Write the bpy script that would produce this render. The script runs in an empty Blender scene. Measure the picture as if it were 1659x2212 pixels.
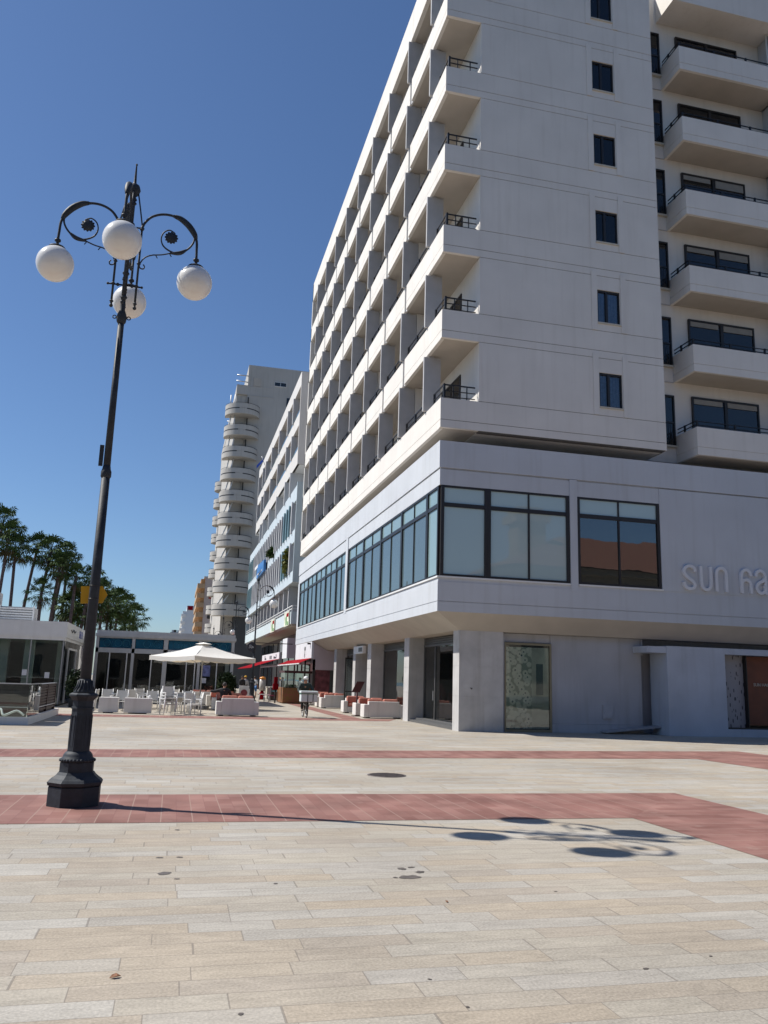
import bpy, bmesh, math, random
from mathutils import Vector, Matrix
random.seed(7)
R = math.radians
sc = bpy.context.scene
COL = sc.collection

# ---------------------------------------------------------------- camera
cam = bpy.data.cameras.new('camera'); camo = bpy.data.objects.new('camera', cam); COL.objects.link(camo)
pit, rol, yaw = R(11.525), R(1.73), R(13.75)
fw = Vector((math.sin(yaw)*math.cos(pit), math.cos(yaw)*math.cos(pit), math.sin(pit)))
r0 = Vector((math.cos(yaw), -math.sin(yaw), 0)); u0 = r0.cross(fw)
rt = r0*math.cos(rol)+u0*math.sin(rol); up = -r0*math.sin(rol)+u0*math.cos(rol)
camo.matrix_world = Matrix(((rt.x, up.x, -fw.x, 0), (rt.y, up.y, -fw.y, 0), (rt.z, up.z, -fw.z, 1.7), (0, 0, 0, 1)))
cam.sensor_fit = 'VERTICAL'; cam.sensor_height = 24; cam.lens = 24*1788.75/2212
cam.clip_start = .1; cam.clip_end = 3000
sc.camera = camo

# ---------------------------------------------------------------- sky, sun, exposure
SUN_EL, SUN_AZ = 50.4, -65.75                    # azimuth clockwise from +Y
w = bpy.data.worlds.new('World'); sc.world = w; w.use_nodes = True
nt = w.node_tree; nt.nodes.clear()
sky = nt.nodes.new('ShaderNodeTexSky'); sky.sky_type = 'NISHITA'; sky.sun_disc = False
sky.sun_elevation = R(SUN_EL); sky.sun_rotation = R(SUN_AZ); sky.altitude = 0
sky.air_density = 1.0; sky.dust_density = 0.35; sky.ozone_density = 3.0
bg = nt.nodes.new('ShaderNodeBackground'); bg.inputs[1].default_value = .073
wo = nt.nodes.new('ShaderNodeOutputWorld')
tint = nt.nodes.new('ShaderNodeMix'); tint.data_type = 'RGBA'; tint.blend_type = 'MULTIPLY'; tint.inputs[0].default_value = 1; tint.inputs[7].default_value = (.82, .97, 1.16, 1)
nt.links.new(sky.outputs[0], tint.inputs[6]); nt.links.new(tint.outputs[2], bg.inputs[0]); nt.links.new(bg.outputs[0], wo.inputs[0])
sl = bpy.data.lights.new('sun', 'SUN'); sl.energy = 5.0; sl.angle = R(.53); sl.color = (1, .955, .88)
so = bpy.data.objects.new('sun', sl); COL.objects.link(so)
sd = Vector((math.sin(R(SUN_AZ))*math.cos(R(SUN_EL)), math.cos(R(SUN_AZ))*math.cos(R(SUN_EL)), math.sin(R(SUN_EL))))
so.rotation_euler = sd.to_track_quat('Z', 'Y').to_euler(); so.location = (-30, 20, 60)
sc.view_settings.view_transform = 'Standard'; sc.view_settings.look = 'None'
sc.view_settings.exposure = 0.3; sc.view_settings.gamma = 1
sc.cycles.max_bounces = 7; sc.cycles.diffuse_bounces = 4; sc.cycles.glossy_bounces = 4
sc.cycles.transparent_max_bounces = 12; sc.cycles.caustics_reflective = False; sc.cycles.caustics_refractive = False

# ---------------------------------------------------------------- materials
MATS = {}
def node(nt, t, **k):
    n = nt.nodes.new(t)
    for a, b in k.items(): setattr(n, a, b)
    return n
def mat(name, col, rough=.6, metal=0., var=.08, scale=3., bump=.0, bscale=60., stain=0., spec=.5, coat=0., stretch=(1, 1, 1), col2=None, emis=0.):
    if name in MATS: return MATS[name]
    m = bpy.data.materials.new(name); m.use_nodes = True; t = m.node_tree
    p = t.nodes['Principled BSDF']
    p.inputs['Roughness'].default_value = rough; p.inputs['Metallic'].default_value = metal
    p.inputs['Specular IOR Level'].default_value = spec; p.inputs['Coat Weight'].default_value = coat
    tc = node(t, 'ShaderNodeTexCoord'); mp = node(t, 'ShaderNodeMapping'); mp.inputs['Scale'].default_value = stretch
    t.links.new(tc.outputs['Object'], mp.inputs[0])
    n = node(t, 'ShaderNodeTexNoise'); n.inputs['Scale'].default_value = scale; n.inputs['Detail'].default_value = 6
    t.links.new(mp.outputs[0], n.inputs['Vector'])
    r = node(t, 'ShaderNodeValToRGB'); r.color_ramp.elements[0].position = .3; r.color_ramp.elements[1].position = .7
    c2 = col2 or col
    r.color_ramp.elements[0].color = (*[max(0, c*(1-var)) for c in col], 1)
    r.color_ramp.elements[1].color = (*[min(1, c*(1+var)) for c in c2], 1)
    t.links.new(n.outputs[0], r.inputs[0]); out = r.outputs[0]
    if stain:
        mp2 = node(t, 'ShaderNodeMapping'); mp2.inputs['Scale'].default_value = (1.6, 1.6, .12)
        t.links.new(tc.outputs['Object'], mp2.inputs[0])
        n2 = node(t, 'ShaderNodeTexNoise'); n2.inputs['Scale'].default_value = 2.2; n2.inputs['Detail'].default_value = 8
        t.links.new(mp2.outputs[0], n2.inputs['Vector'])
        r2 = node(t, 'ShaderNodeValToRGB'); r2.color_ramp.elements[0].position = .52; r2.color_ramp.elements[1].position = .78
        r2.color_ramp.elements[0].color = (1, 1, 1, 1); r2.color_ramp.elements[1].color = (1-stain, 1-stain*1.1, 1-stain*1.25, 1)
        t.links.new(n2.outputs[0], r2.inputs[0])
        mx = node(t, 'ShaderNodeMix', data_type='RGBA', blend_type='MULTIPLY'); mx.inputs[0].default_value = 1
        t.links.new(out, mx.inputs[6]); t.links.new(r2.outputs[0], mx.inputs[7]); out = mx.outputs[2]
    t.links.new(out, p.inputs['Base Color'])
    if bump:
        nb = node(t, 'ShaderNodeTexNoise'); nb.inputs['Scale'].default_value = bscale; nb.inputs['Detail'].default_value = 4
        t.links.new(tc.outputs['Object'], nb.inputs['Vector'])
        b = node(t, 'ShaderNodeBump'); b.inputs['Strength'].default_value = bump; b.inputs['Distance'].default_value = .02
        t.links.new(nb.outputs[0], b.inputs['Height']); t.links.new(b.outputs[0], p.inputs['Normal'])
    if emis:
        t.links.new(out, p.inputs['Emission Color']); p.inputs['Emission Strength'].default_value = emis
    MATS[name] = m; return m
def glassmat(name, tint=(.8, .9, .9), clear=.8, base=(.1, .14, .15), rough=.01, refl=.02):
    """thin pane: fresnel mirror over (tinted see-through mixed with the diffuse of dirt and blinds)"""
    m = bpy.data.materials.new(name); m.use_nodes = True; t = m.node_tree; t.nodes.clear()
    o = node(t, 'ShaderNodeOutputMaterial')
    g = node(t, 'ShaderNodeBsdfGlossy'); g.inputs['Roughness'].default_value = rough
    tr = node(t, 'ShaderNodeBsdfTransparent'); tr.inputs[0].default_value = (*tint, 1)
    d = node(t, 'ShaderNodeBsdfDiffuse'); d.inputs[0].default_value = (*base, 1)
    mx = node(t, 'ShaderNodeMixShader'); mx.inputs[0].default_value = clear
    t.links.new(d.outputs[0], mx.inputs[1]); t.links.new(tr.outputs[0], mx.inputs[2])
    f = node(t, 'ShaderNodeFresnel'); f.inputs[0].default_value = 1.55
    a = node(t, 'ShaderNodeMath', operation='MULTIPLY_ADD'); a.inputs[1].default_value = 1.15; a.inputs[2].default_value = refl
    t.links.new(f.outputs[0], a.inputs[0]); a.use_clamp = True
    # slightly wavy panes
    tc = node(t, 'ShaderNodeTexCoord'); nz = node(t, 'ShaderNodeTexNoise'); nz.inputs['Scale'].default_value = .7
    t.links.new(tc.outputs['Object'], nz.inputs[0])
    bp = node(t, 'ShaderNodeBump'); bp.inputs['Strength'].default_value = .012; bp.inputs['Distance'].default_value = .3
    t.links.new(nz.outputs[0], bp.inputs['Height']); t.links.new(bp.outputs[0], g.inputs['Normal'])
    m2 = node(t, 'ShaderNodeMixShader'); t.links.new(a.outputs[0], m2.inputs[0])
    t.links.new(mx.outputs[0], m2.inputs[1]); t.links.new(g.outputs[0], m2.inputs[2])
    t.links.new(m2.outputs[0], o.inputs[0]); MATS[name] = m; return m

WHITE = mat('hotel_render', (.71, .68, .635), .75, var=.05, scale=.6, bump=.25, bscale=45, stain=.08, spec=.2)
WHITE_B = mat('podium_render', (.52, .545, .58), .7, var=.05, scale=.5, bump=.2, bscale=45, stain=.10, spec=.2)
FIN = mat('fin_render', (.44, .44, .45), .8, var=.06, scale=2, bump=.5, bscale=30, spec=.2)
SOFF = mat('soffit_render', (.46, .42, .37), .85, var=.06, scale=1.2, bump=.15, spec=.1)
STONE = mat('pillar_stone', (.48, .47, .46), .7, var=.12, scale=1.6, bump=.15, bscale=25, stain=.2, spec=.25)
DARKM = mat('dark_frame', (.018, .015, .014), .4, var=.1, scale=5)
RAILM = mat('black_railing', (.012, .012, .014), .5, var=.1, scale=5)
GREYM = mat('aluminium', (.42, .43, .44), .4, metal=.6, var=.05)
IRON = mat('cast_iron_paint', (.034, .040, .050), .58, var=.22, scale=9, bump=.12, bscale=30, spec=.22)
OPAL = mat('opal_glass', (.80, .79, .76), .18, var=.02, spec=.6, stain=.07)
WPAINT = mat('white_paint', (.72, .72, .71), .5, var=.04, scale=2, stain=.08)
BOXW = mat('white_box_render', (.66, .64, .61), .7, var=.06, scale=2, stain=.15)
ORANGE = mat('orange_cushion', (.46, .17, .125), .85, var=.12, scale=5, bump=.3)
CANVAS = mat('canvas', (.78, .76, .71), .85, var=.04, scale=1.5, bump=.3, bscale=8)
RED = mat('red_canvas', (.24, .006, .012), .9, var=.12, scale=3, bump=.2, spec=.05)
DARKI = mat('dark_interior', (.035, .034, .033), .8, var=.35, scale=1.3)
BROWN = mat('brown_slats', (.055, .035, .03), .5, var=.3, scale=6)
LBLUE = mat('pale_blue_render', (.48, .55, .60), .7, var=.05, scale=.4, stain=.12)
CREAM = mat('cream_render', (.44, .42, .39), .8, var=.06, scale=.3, bump=.1, bscale=20, stain=.14)
ORB = mat('ochre_render', (.42, .29, .18), .8, var=.08, scale=.4, stain=.15)
DGREY = mat('dark_grey_cladding', (.05, .053, .058), .5, var=.15, scale=.5)
REDW = mat('dark_red_timber', (.045, .012, .012), .6, var=.3, scale=1.4)
BLUEG = mat('blue_frieze_glass', (.003, .05, .10), .25, var=.35, scale=1.1, spec=.3, col2=(.004, .09, .16))
YELLOW = mat('yellow_paint', (.62, .33, .01), .5, var=.1, scale=5)
GL_BLIND = glassmat('glass_blinds', (.4, .5, .52), .04, (.26, .37, .385)); GL_BLIND_SHADE = glassmat('glass_blinds_shade_side', (.4, .5, .52), .04, (.42, .55, .56)); GL_WIN = glassmat('glass_curtained', (.8, .85, .9), .9, (.03, .035, .04))  # same blinds twice: colour lifted for the shaded end face, kept darker in sun
GL_DARK = glassmat('glass_dark', (.5, .58, .6), .3, (.02, .025, .03))
GL_CLEAR = glassmat('glass_clear', (.82, .9, .88), .96, (.15, .17, .17))
GL_TEAL = glassmat('glass_teal', (.5, .7, .72), .2, (.16, .27, .31))

def stone_paving():
    m = bpy.data.materials.new('sandstone_paving'); m.use_nodes = True; t = m.node_tree; p = t.nodes['Principled BSDF']
    L = t.links.new
    def M(op, a, b=None, c=None):
        n = node(t, 'ShaderNodeMath', operation=op)
        for i, v in enumerate((a, b, c)):
            if v is None: continue
            if isinstance(v, (int, float)): n.inputs[i].default_value = v
            else: L(v, n.inputs[i])
        return n.outputs[0]
    geo = node(t, 'ShaderNodeNewGeometry'); sx = node(t, 'ShaderNodeSeparateXYZ'); L(geo.outputs['Position'], sx.inputs[0])
    H, LEN = .228, .80
    yy = M('DIVIDE', sx.outputs[1], H); row = M('FLOOR', yy); fy = M('FRACT', yy)
    wn = node(t, 'ShaderNodeTexWhiteNoise', noise_dimensions='1D'); L(row, wn.inputs['W'])
    xx = M('ADD', M('DIVIDE', sx.outputs[0], LEN), M('MULTIPLY', wn.outputs[0], 7.3))
    # slabs of unequal length: warp x with a sine
    xx = M('ADD', xx, M('MULTIPLY', M('SINE', M('MULTIPLY', xx, 2.7)), .17))
    cx = M('FLOOR', xx); fx = M('FRACT', xx)
    cv = node(t, 'ShaderNodeCombineXYZ'); L(cx, cv.inputs[0]); L(row, cv.inputs[1])
    w2 = node(t, 'ShaderNodeTexWhiteNoise', noise_dimensions='3D'); L(cv.outputs[0], w2.inputs[0])
    rp = node(t, 'ShaderNodeValToRGB'); e = rp.color_ramp.elements; rp.color_ramp.interpolation = 'LINEAR'
    cols = [(0, (.325, .286, .238)), (.2, (.362, .308, .240)), (.4, (.348, .313, .262)), (.6, (.364, .329, .272)), (.8, (.350, .323, .284)), (.95, (.374, .348, .305)), (1, (.395, .372, .332))]
    e[0].position = 0; e[0].color = (*cols[0][1], 1); e[1].position = 1; e[1].color = (*cols[-1][1], 1)
    for q, c in cols[1:-1]:
        k = e.new(q); k.color = (*c, 1)
    L(w2.outputs[0], rp.inputs[0])
    # veins, grain and dirt
    mp = node(t, 'ShaderNodeMapping'); mp.inputs['Scale'].default_value = (1.3, 5, 1); 
    vm = node(t, 'ShaderNodeVectorMath', operation='MULTIPLY_ADD'); L(w2.outputs[1], vm.inputs[0]); vm.inputs[1].default_value = (9, 9, 9); L(geo.outputs['Position'], vm.inputs[2])
    L(vm.outputs[0], mp.inputs[0])
    n1 = node(t, 'ShaderNodeTexNoise'); n1.inputs['Scale'].default_value = 2.0; n1.inputs['Detail'].default_value = 7; n1.inputs['Distortion'].default_value = 1.2; L(mp.outputs[0], n1.inputs[0])
    n2 = node(t, 'ShaderNodeTexNoise'); n2.inputs['Scale'].default_value = 55; n2.inputs['Detail'].default_value = 3; L(geo.outputs['Position'], n2.inputs[0])
    n3 = node(t, 'ShaderNodeTexNoise'); n3.inputs['Scale'].default_value = .33; n3.inputs['Detail'].default_value = 6; L(geo.outputs['Position'], n3.inputs[0])
    fac = M('ADD', M('ADD', M('MULTIPLY', M('SUBTRACT', n1.outputs[0], .5), .55), M('MULTIPLY', M('SUBTRACT', n2.outputs[0], .5), .85)), M('MULTIPLY', M('SUBTRACT', n3.outputs[0], .5), .8))
    fac = M('ADD', fac, 1.0)
    vs = node(t, 'ShaderNodeVectorMath', operation='SCALE'); L(rp.outputs[0], vs.inputs[0]); L(fac, vs.inputs['Scale'])
    # joints
    jy = M('LESS_THAN', M('MINIMUM', fy, M('SUBTRACT', 1, fy)), .016)
    jx = M('LESS_THAN', M('MINIMUM', fx, M('SUBTRACT', 1, fx)), .006)
    j = M('MAXIMUM', jx, jy)
    mj = node(t, 'ShaderNodeMix', data_type='RGBA'); L(M('MULTIPLY', j, .62), mj.inputs[0]); L(vs.outputs[0], mj.inputs[6]); mj.inputs[7].default_value = (.16, .14, .12, 1)
    L(mj.outputs[2], p.inputs['Base Color']); p.inputs['Roughness'].default_value = .72; p.inputs['Specular IOR Level'].default_value = .3
    b = node(t, 'ShaderNodeBump'); b.inputs['Strength'].default_value = .35; b.inputs['Distance'].default_value = .01
    L(M('ADD', M('MULTIPLY', n2.outputs[0], .5), M('MULTIPLY', j, -1.2)), b.inputs['Height']); L(b.outputs[0], p.inputs['Normal'])
    return m
def red_paving(turn=False):
    m = bpy.data.materials.new('red_paving' + ('_turned' if turn else '')); m.use_nodes = True; t = m.node_tree; p = t.nodes['Principled BSDF']; L = t.links.new
    geo = node(t, 'ShaderNodeNewGeometry'); mp = node(t, 'ShaderNodeMapping')
    mp.inputs['Rotation'].default_value = (0, 0, R(0 if turn else 90))
    L(geo.outputs['Position'], mp.inputs[0])
    def brick(wd, h, mort, off):
        b = node(t, 'ShaderNodeTexBrick'); b.offset = off; b.inputs['Scale'].default_value = 1
        b.inputs['Brick Width'].default_value = wd; b.inputs['Row Height'].default_value = h; b.inputs['Mortar Size'].default_value = mort
        b.inputs['Mortar Smooth'].default_value = .1; L(mp.outputs[0], b.inputs['Vector']); return b
    b = brick(.42, .185, .0035, .5)
    b.inputs['Color1'].default_value = (.215, .102, .085, 1); b.inputs['Color2'].default_value = (.27, .143, .120, 1); b.inputs['Mortar'].default_value = (.20, .09, .08, 1)
    b2 = brick(50, .37, .0065, 0)
    n = node(t, 'ShaderNodeTexNoise'); n.inputs['Scale'].default_value = 1.1; n.inputs['Detail'].default_value = 8; L(geo.outputs['Position'], n.inputs[0])
    r = node(t, 'ShaderNodeValToRGB'); r.color_ramp.elements[0].position = .35; r.color_ramp.elements[0].color = (.78, .78, .78, 1)
    r.color_ramp.elements[1].position = .72; r.color_ramp.elements[1].color = (1.25, 1.3, 1.3, 1); L(n.outputs[0], r.inputs[0])
    mx = node(t, 'ShaderNodeMix', data_type='RGBA', blend_type='MULTIPLY'); mx.inputs[0].default_value = 1; L(b.outputs[0], mx.inputs[6]); L(r.outputs[0], mx.inputs[7])
    m2 = node(t, 'ShaderNodeMix', data_type='RGBA'); L(b2.outputs['Fac'], m2.inputs[0]); L(mx.outputs[2], m2.inputs[6]); m2.inputs[7].default_value = (.31, .21, .175, 1)
    # pale scuffs
    n4 = node(t, 'ShaderNodeTexNoise'); n4.inputs['Scale'].default_value = 2.3; n4.inputs['Detail'].default_value = 9; L(geo.outputs['Position'], n4.inputs[0])
    r4 = node(t, 'ShaderNodeValToRGB'); r4.color_ramp.elements[0].position = .64; r4.color_ramp.elements[1].position = .74; r4.color_ramp.elements[1].color = (.5, .5, .5, 1); L(n4.outputs[0], r4.inputs[0])
    m3 = node(t, 'ShaderNodeMix', data_type='RGBA'); L(r4.outputs[0], m3.inputs[0]); L(m2.outputs[2], m3.inputs[6]); m3.inputs[7].default_value = (.34, .24, .20, 1)
    L(m3.outputs[2], p.inputs['Base Color']); p.inputs['Roughness'].default_value = .75; p.inputs['Specular IOR Level'].default_value = .25
    return m
PAVE = stone_paving(); RPAVE = red_paving(); RPAVE2 = red_paving(True)

# ---------------------------------------------------------------- mesh helpers
class MB:
    def __init__(s): s.v = []; s.f = []; s.smooth = []
    def quad(s, *p, sm=False):
        n = len(s.v); s.v += [tuple(q) for q in p]; s.f.append(tuple(range(n, n+len(p)))); s.smooth.append(sm); return s
    def box(s, x0, x1, y0, y1, z0, z1):
        x0, x1 = min(x0, x1), max(x0, x1); y0, y1 = min(y0, y1), max(y0, y1); z0, z1 = min(z0, z1), max(z0, z1)
        n = len(s.v)
        s.v += [(x0, y0, z0), (x1, y0, z0), (x1, y1, z0), (x0, y1, z0), (x0, y0, z1), (x1, y0, z1), (x1, y1, z1), (x0, y1, z1)]
        for f in ((3, 2, 1, 0), (4, 5, 6, 7), (0, 1, 5, 4), (1, 2, 6, 5), (2, 3, 7, 6), (3, 0, 4, 7)):
            s.f.append(tuple(n+i for i in f)); s.smooth.append(False)
        return s
    def ring(s, pts, close=True):
        n = len(s.v); s.v += [tuple(q) for q in pts]; return list(range(n, n+len(pts)))
    def loft(s, rings, sm=True, cap=True, closed=True):
        ids = [s.ring(r) for r in rings]
        for a, b in zip(ids, ids[1:]):
            m = len(a)
            for i in range(m if closed else m-1):
                s.f.append((a[i], a[(i+1) % m], b[(i+1) % m], b[i])); s.smooth.append(sm)
        if cap and closed:
            s.f.append(tuple(reversed(ids[0]))); s.smooth.append(False); s.f.append(tuple(ids[-1])); s.smooth.append(False)
        return s
    def tube(s, pts, rad, n=8, sm=True):
        pts = [Vector(p) for p in pts]; m = len(pts)
        rad = rad if isinstance(rad, (list, tuple)) else [rad]*m
        rings = []; prev = None
        for i, p in enumerate(pts):
            t = (pts[min(i+1, m-1)]-pts[max(i-1, 0)]).normalized()
            if prev is None:
                a = Vector((0, 0, 1)) if abs(t.z) < .9 else Vector((1, 0, 0)); u = t.cross(a).normalized()
            else:
                u = (prev - t*prev.dot(t)).normalized()
            prev = u; v = t.cross(u)
            rings.append([p+(u*math.cos(2*math.pi*k/n)+v*math.sin(2*math.pi*k/n))*rad[i] for k in range(n)])
        return s.loft(rings, sm)
    def lathe(s, prof, n=24, c=(0, 0, 0), sm=True, rot=0.):
        rings = [[(c[0]+r*math.cos(2*math.pi*k/n+rot), c[1]+r*math.sin(2*math.pi*k/n+rot), c[2]+z) for k in range(n)] for r, z in prof]
        return s.loft(rings, sm)
    def sphere(s, c, r, n=24, m=14, sq=(1, 1, 1)):
        prof = []
        for i in range(m+1):
            a = -math.pi/2+math.pi*i/m; prof.append((max(r*math.cos(a), 1e-4), r*math.sin(a)))
        rings = [[(c[0]+q*sq[0]*math.cos(2*math.pi*k/n), c[1]+q*sq[1]*math.sin(2*math.pi*k/n), c[2]+z*sq[2]) for k in range(n)] for q, z in prof]
        return s.loft(rings, True)
    def prism(s, poly, y0, y1, axis='y'):
        """poly of (a,b); axis y: a=x b=z; axis x: a=y b=z; axis z: a=x b=y"""
        def P(a, b, t): return (a, t, b) if axis == 'y' else ((t, a, b) if axis == 'x' else (a, b, t))
        A = s.ring([P(a, b, y0) for a, b in poly]); B = s.ring([P(a, b, y1) for a, b in poly]); m = len(A)
        s.f.append(tuple(A)); s.smooth.append(False); s.f.append(tuple(reversed(B))); s.smooth.append(False)
        for i in range(m):
            s.f.append((A[i], B[i], B[(i+1) % m], A[(i+1) % m])); s.smooth.append(False)
        return s
    def move(s, M):
        s.v = [tuple(M @ Vector(p)) for p in s.v]; return s
    def add(s, o):
        n = len(s.v); s.v += o.v; s.f += [tuple(i+n for i in f) for f in o.f]; s.smooth += o.smooth; return s
    def build(s, name, material, parent=None, loc=None, bevel=0., recalc=True):
        me = bpy.data.meshes.new(name); me.from_pydata(s.v, [], s.f); me.polygons.foreach_set('use_smooth', s.smooth)
        if recalc:
            bm = bmesh.new(); bm.from_mesh(me); bmesh.ops.recalc_face_normals(bm, faces=bm.faces); bm.to_mesh(me); bm.free()
        me.materials.append(material); me.update()
        o = bpy.data.objects.new(name, me); COL.objects.link(o)
        if parent: o.parent = parent
        if loc is not None: o.location = loc
        if bevel:
            b = o.modifiers.new('bevel', 'BEVEL'); b.width = bevel; b.segments = 2; b.limit_method = 'ANGLE'
        return o
def tag(o, label=None, cat=None, group=None, kind=None):
    if label: o['label'] = label
    if cat: o['category'] = cat
    if group: o['group'] = group
    if kind: o['kind'] = kind
    return o
def thing(name, label, cat, loc=(0, 0, 0), rz=0., group=None):
    o = bpy.data.objects.new(name, None); COL.objects.link(o); o.location = loc; o.rotation_euler = (0, 0, rz)
    o.empty_display_size = .2
    return tag(o, label, cat, group)
def copy_tree(o, parent=None):
    c = o.copy(); COL.objects.link(c)
    if parent is not None: c.parent = parent
    for ch in [q for q in list(COL.objects) if q.parent == o]: copy_tree(ch, c)
    return c
def dup(o, loc, rz, label, group=None):
    c = copy_tree(o); c.location = loc; c.rotation_euler = (0, 0, rz); c['label'] = label
    if group: c['group'] = group
    return c
def inst(o, name, parent, loc=(0, 0, 0), rz=0.):
    c = bpy.data.objects.new(name, o.data); COL.objects.link(c); c.parent = parent; c.location = loc; c.rotation_euler = (0, 0, rz)
    return c
def smooth(pts, k=6):
    pts = [Vector(p) for p in pts]; out = []
    P = [pts[0]*2-pts[1]]+pts+[pts[-1]*2-pts[-2]]
    for i in range(1, len(P)-2):
        a, b, c, d = P[i-1:i+3]
        for j in range(k):
            t = j/k; out.append(.5*((2*b)+(c-a)*t+(2*a-5*b+4*c-d)*t*t+(3*b-a-3*c+d)*t**3))
    out.append(pts[-1]); return out

# ---------------------------------------------------------------- ground
g = MB().quad((-55, -5, 0), (900, -5, 0), (900, 1500, 0), (-55, 1500, 0))
tag(g.build('ground', PAVE), kind='structure')
g = MB().quad((-900, -400, -.05), (900, -400, -.05), (900, -5, -.05), (-900, -5, -.05))
tag(g.build('bounce_cut_ground', mat('bounce_cut_dark', (.05, .05, .052), .85, var=.2, scale=1.5)), kind='structure')  # unseen dark ground, added to cut light bounced onto the shaded walls
g = MB().quad((-900, -5, -.6), (-55, -5, -.6), (-55, 1500, -.6), (-900, 1500, -.6))
tag(g.build('sea', mat('sea_water', (.02, .06, .09), .15, var=.2, scale=.1, bump=.5, bscale=.6)), kind='structure')
def sheet(name, poly, m, z):
    b = MB(); b.quad(*[(x, y, z) for x, y in poly]); return tag(b.build(name, m), kind='structure')
sheet('red_paving_strip', [(-60, 10.72), (6.12, 10.50), (8.30, 12.90), (-60, 12.88)], RPAVE, .004)
sheet('red_paving_strip', [(6.12, 10.50), (6.25, -20), (8.45, -20), (8.30, 12.90)], RPAVE2, .0045)
sheet('red_paving_strip', [(-60, 18.1), (-3.2, 18.40), (4.8, 18.75), (13.0, 19.15), (16.05, 21.6), (5.2, 20.72), (-3.5, 20.2), (-60, 19.9)], RPAVE, .004)
sheet('red_paving_strip', [(13.0, 19.15), (14.2, 2), (17.2, 2), (16.05, 21.6)], RPAVE2, .0045)
sheet('red_paving_strip', [(-60, 34.6), (-3, 35.1), (4.3, 35.0), (9.2, 35.6), (10.0, 37.4), (8.3, 37.3), (-3, 36.9), (-60, 36.4)], RPAVE, .004)
sheet('red_paving_strip', [(7.5, 37.3), (8.4, 37.4), (8.45, 62), (7.7, 62)], RPAVE2, .0045)
# manhole
b = MB().lathe([(.36, 0), (.36, .006), (.34, .008), (.0001, .008)], 32)
for k in range(-5, 6):
    h = math.sqrt(max(.01, .32**2-(k*.06)**2)); b.box(-h, h, k*.06-.012, k*.06+.012, .006, .013)
o = b.build('manhole_cover', mat('manhole_iron', (.12, .10, .095), .6, var=.3, scale=12, metal=.3), loc=(3.97, 15.4, .0))
tag(o, 'round dark iron manhole cover set in the paving between the two red strips', 'manhole cover')
STAIN = mat('stain', (.10, .085, .075), .6, var=.3, scale=9)
random.seed(3)
import itertools
def gp(px, py):    # point on the ground seen at (px,py) of the 1659-px wide photograph, used only to measure
    d = rt*(px-829.5)+up*(1106-py)+fw*1788.75; t = -1.7/d.z
    return (d.x*t, d.y*t)
sb = MB()
for zx, zy, r in [(885, 199, .085), (868, 181, .045), (888, 178, .03), (907, 188, .045), (854, 200, .022), (355, 191, .06), (388, 156, .028), (345, 157, .03), (382, 203, .022), (383, 97, .03), (595, 213, .02), (928, 420, .012), (1395, 397, .018), (1535, 370, .012), (1200, 230, .012), (520, 495, .016), (1010, 480, .012)]:
    x, y = gp(zx, (2650+zy*1.5625)/1.5625)
    pts = []
    ph = random.random()*6
    for k in range(18):
        a = k/18*2*math.pi; rr = r*(1+.18*math.sin(2*a+ph)+.12*math.sin(5*a+ph*2)+random.uniform(-.06, .06)); pts.append((x+rr*math.cos(a), y+rr*.9*math.sin(a), .003))
    sb.quad(*pts)
tag(sb.build('pavement_stains', STAIN), kind='structure')
for i, (zx, zy, lab) in enumerate([(248, 417, 'small dry brown leaf lying on the slabs at lower left'), (965, 253, 'tiny dark curled leaf lying on the slabs near the middle')]):
    x, y = gp(zx, (2650+zy*1.5625)/1.5625); b = MB(); n = 8; top = []; 
    pts = [(-.045, 0, .006), (-.02, .022, .022), (.015, .024, .028), (.05, 0, .01), (.015, -.02, .02), (-.02, -.024, .014)]
    b.quad(*pts); b.v = [(p[0], p[1], p[2]) for p in b.v]
    n0 = len(b.v); b.quad(*[(p[0], p[1], p[2]+.0025) for p in reversed(pts)])
    o = b.build('fallen_leaf', mat('dry_leaf', (.22, .10, .05), .8, var=.3, scale=30), loc=(x, y, 0), recalc=False); o.rotation_euler = (0, 0, i*1.1+.3)
    o.scale = (.7-.25*i,)*3
    tag(o, lab, 'leaf')

# ================================================================ HOTEL
X0, Y0, YE, XC = 9.05, 28.5, 64.45, 10.58
P = [12.28+3.6*k for k in range(6)]; ROOF = 34.3; RB = P[5]+3.6-1.18
FY = [30.42+3.82*i for i in range(9)]
hotel = thing('hotel_building', 'tall white hotel with rows of concrete balconies and vertical fins over a glazed lower storey', 'building', (X0, Y0, 0))
HL = Vector((X0, Y0, 0))
def hp(mb, name, m, parent=None, bevel=0.):
    mb.v = [(p[0]-HL.x, p[1]-HL.y, p[2]) for p in mb.v]
    return mb.build(name, m, parent or hotel, bevel=bevel)
GV = .022
# upper core walls
c = MB()
c.box(XC, 18.60, Y0+.30, YE, 11.10, ROOF-.1)
c.box(18.60, 33, 30.0, 52, 11.10, ROOF-.1)
c.box(10.9, 33, 30.2, YE, 10.5, 11.098)
c.box(X0, XC, YE-.25, YE, 11.10, ROOF-.1)
hp(c, 'wall', WHITE)
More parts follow.
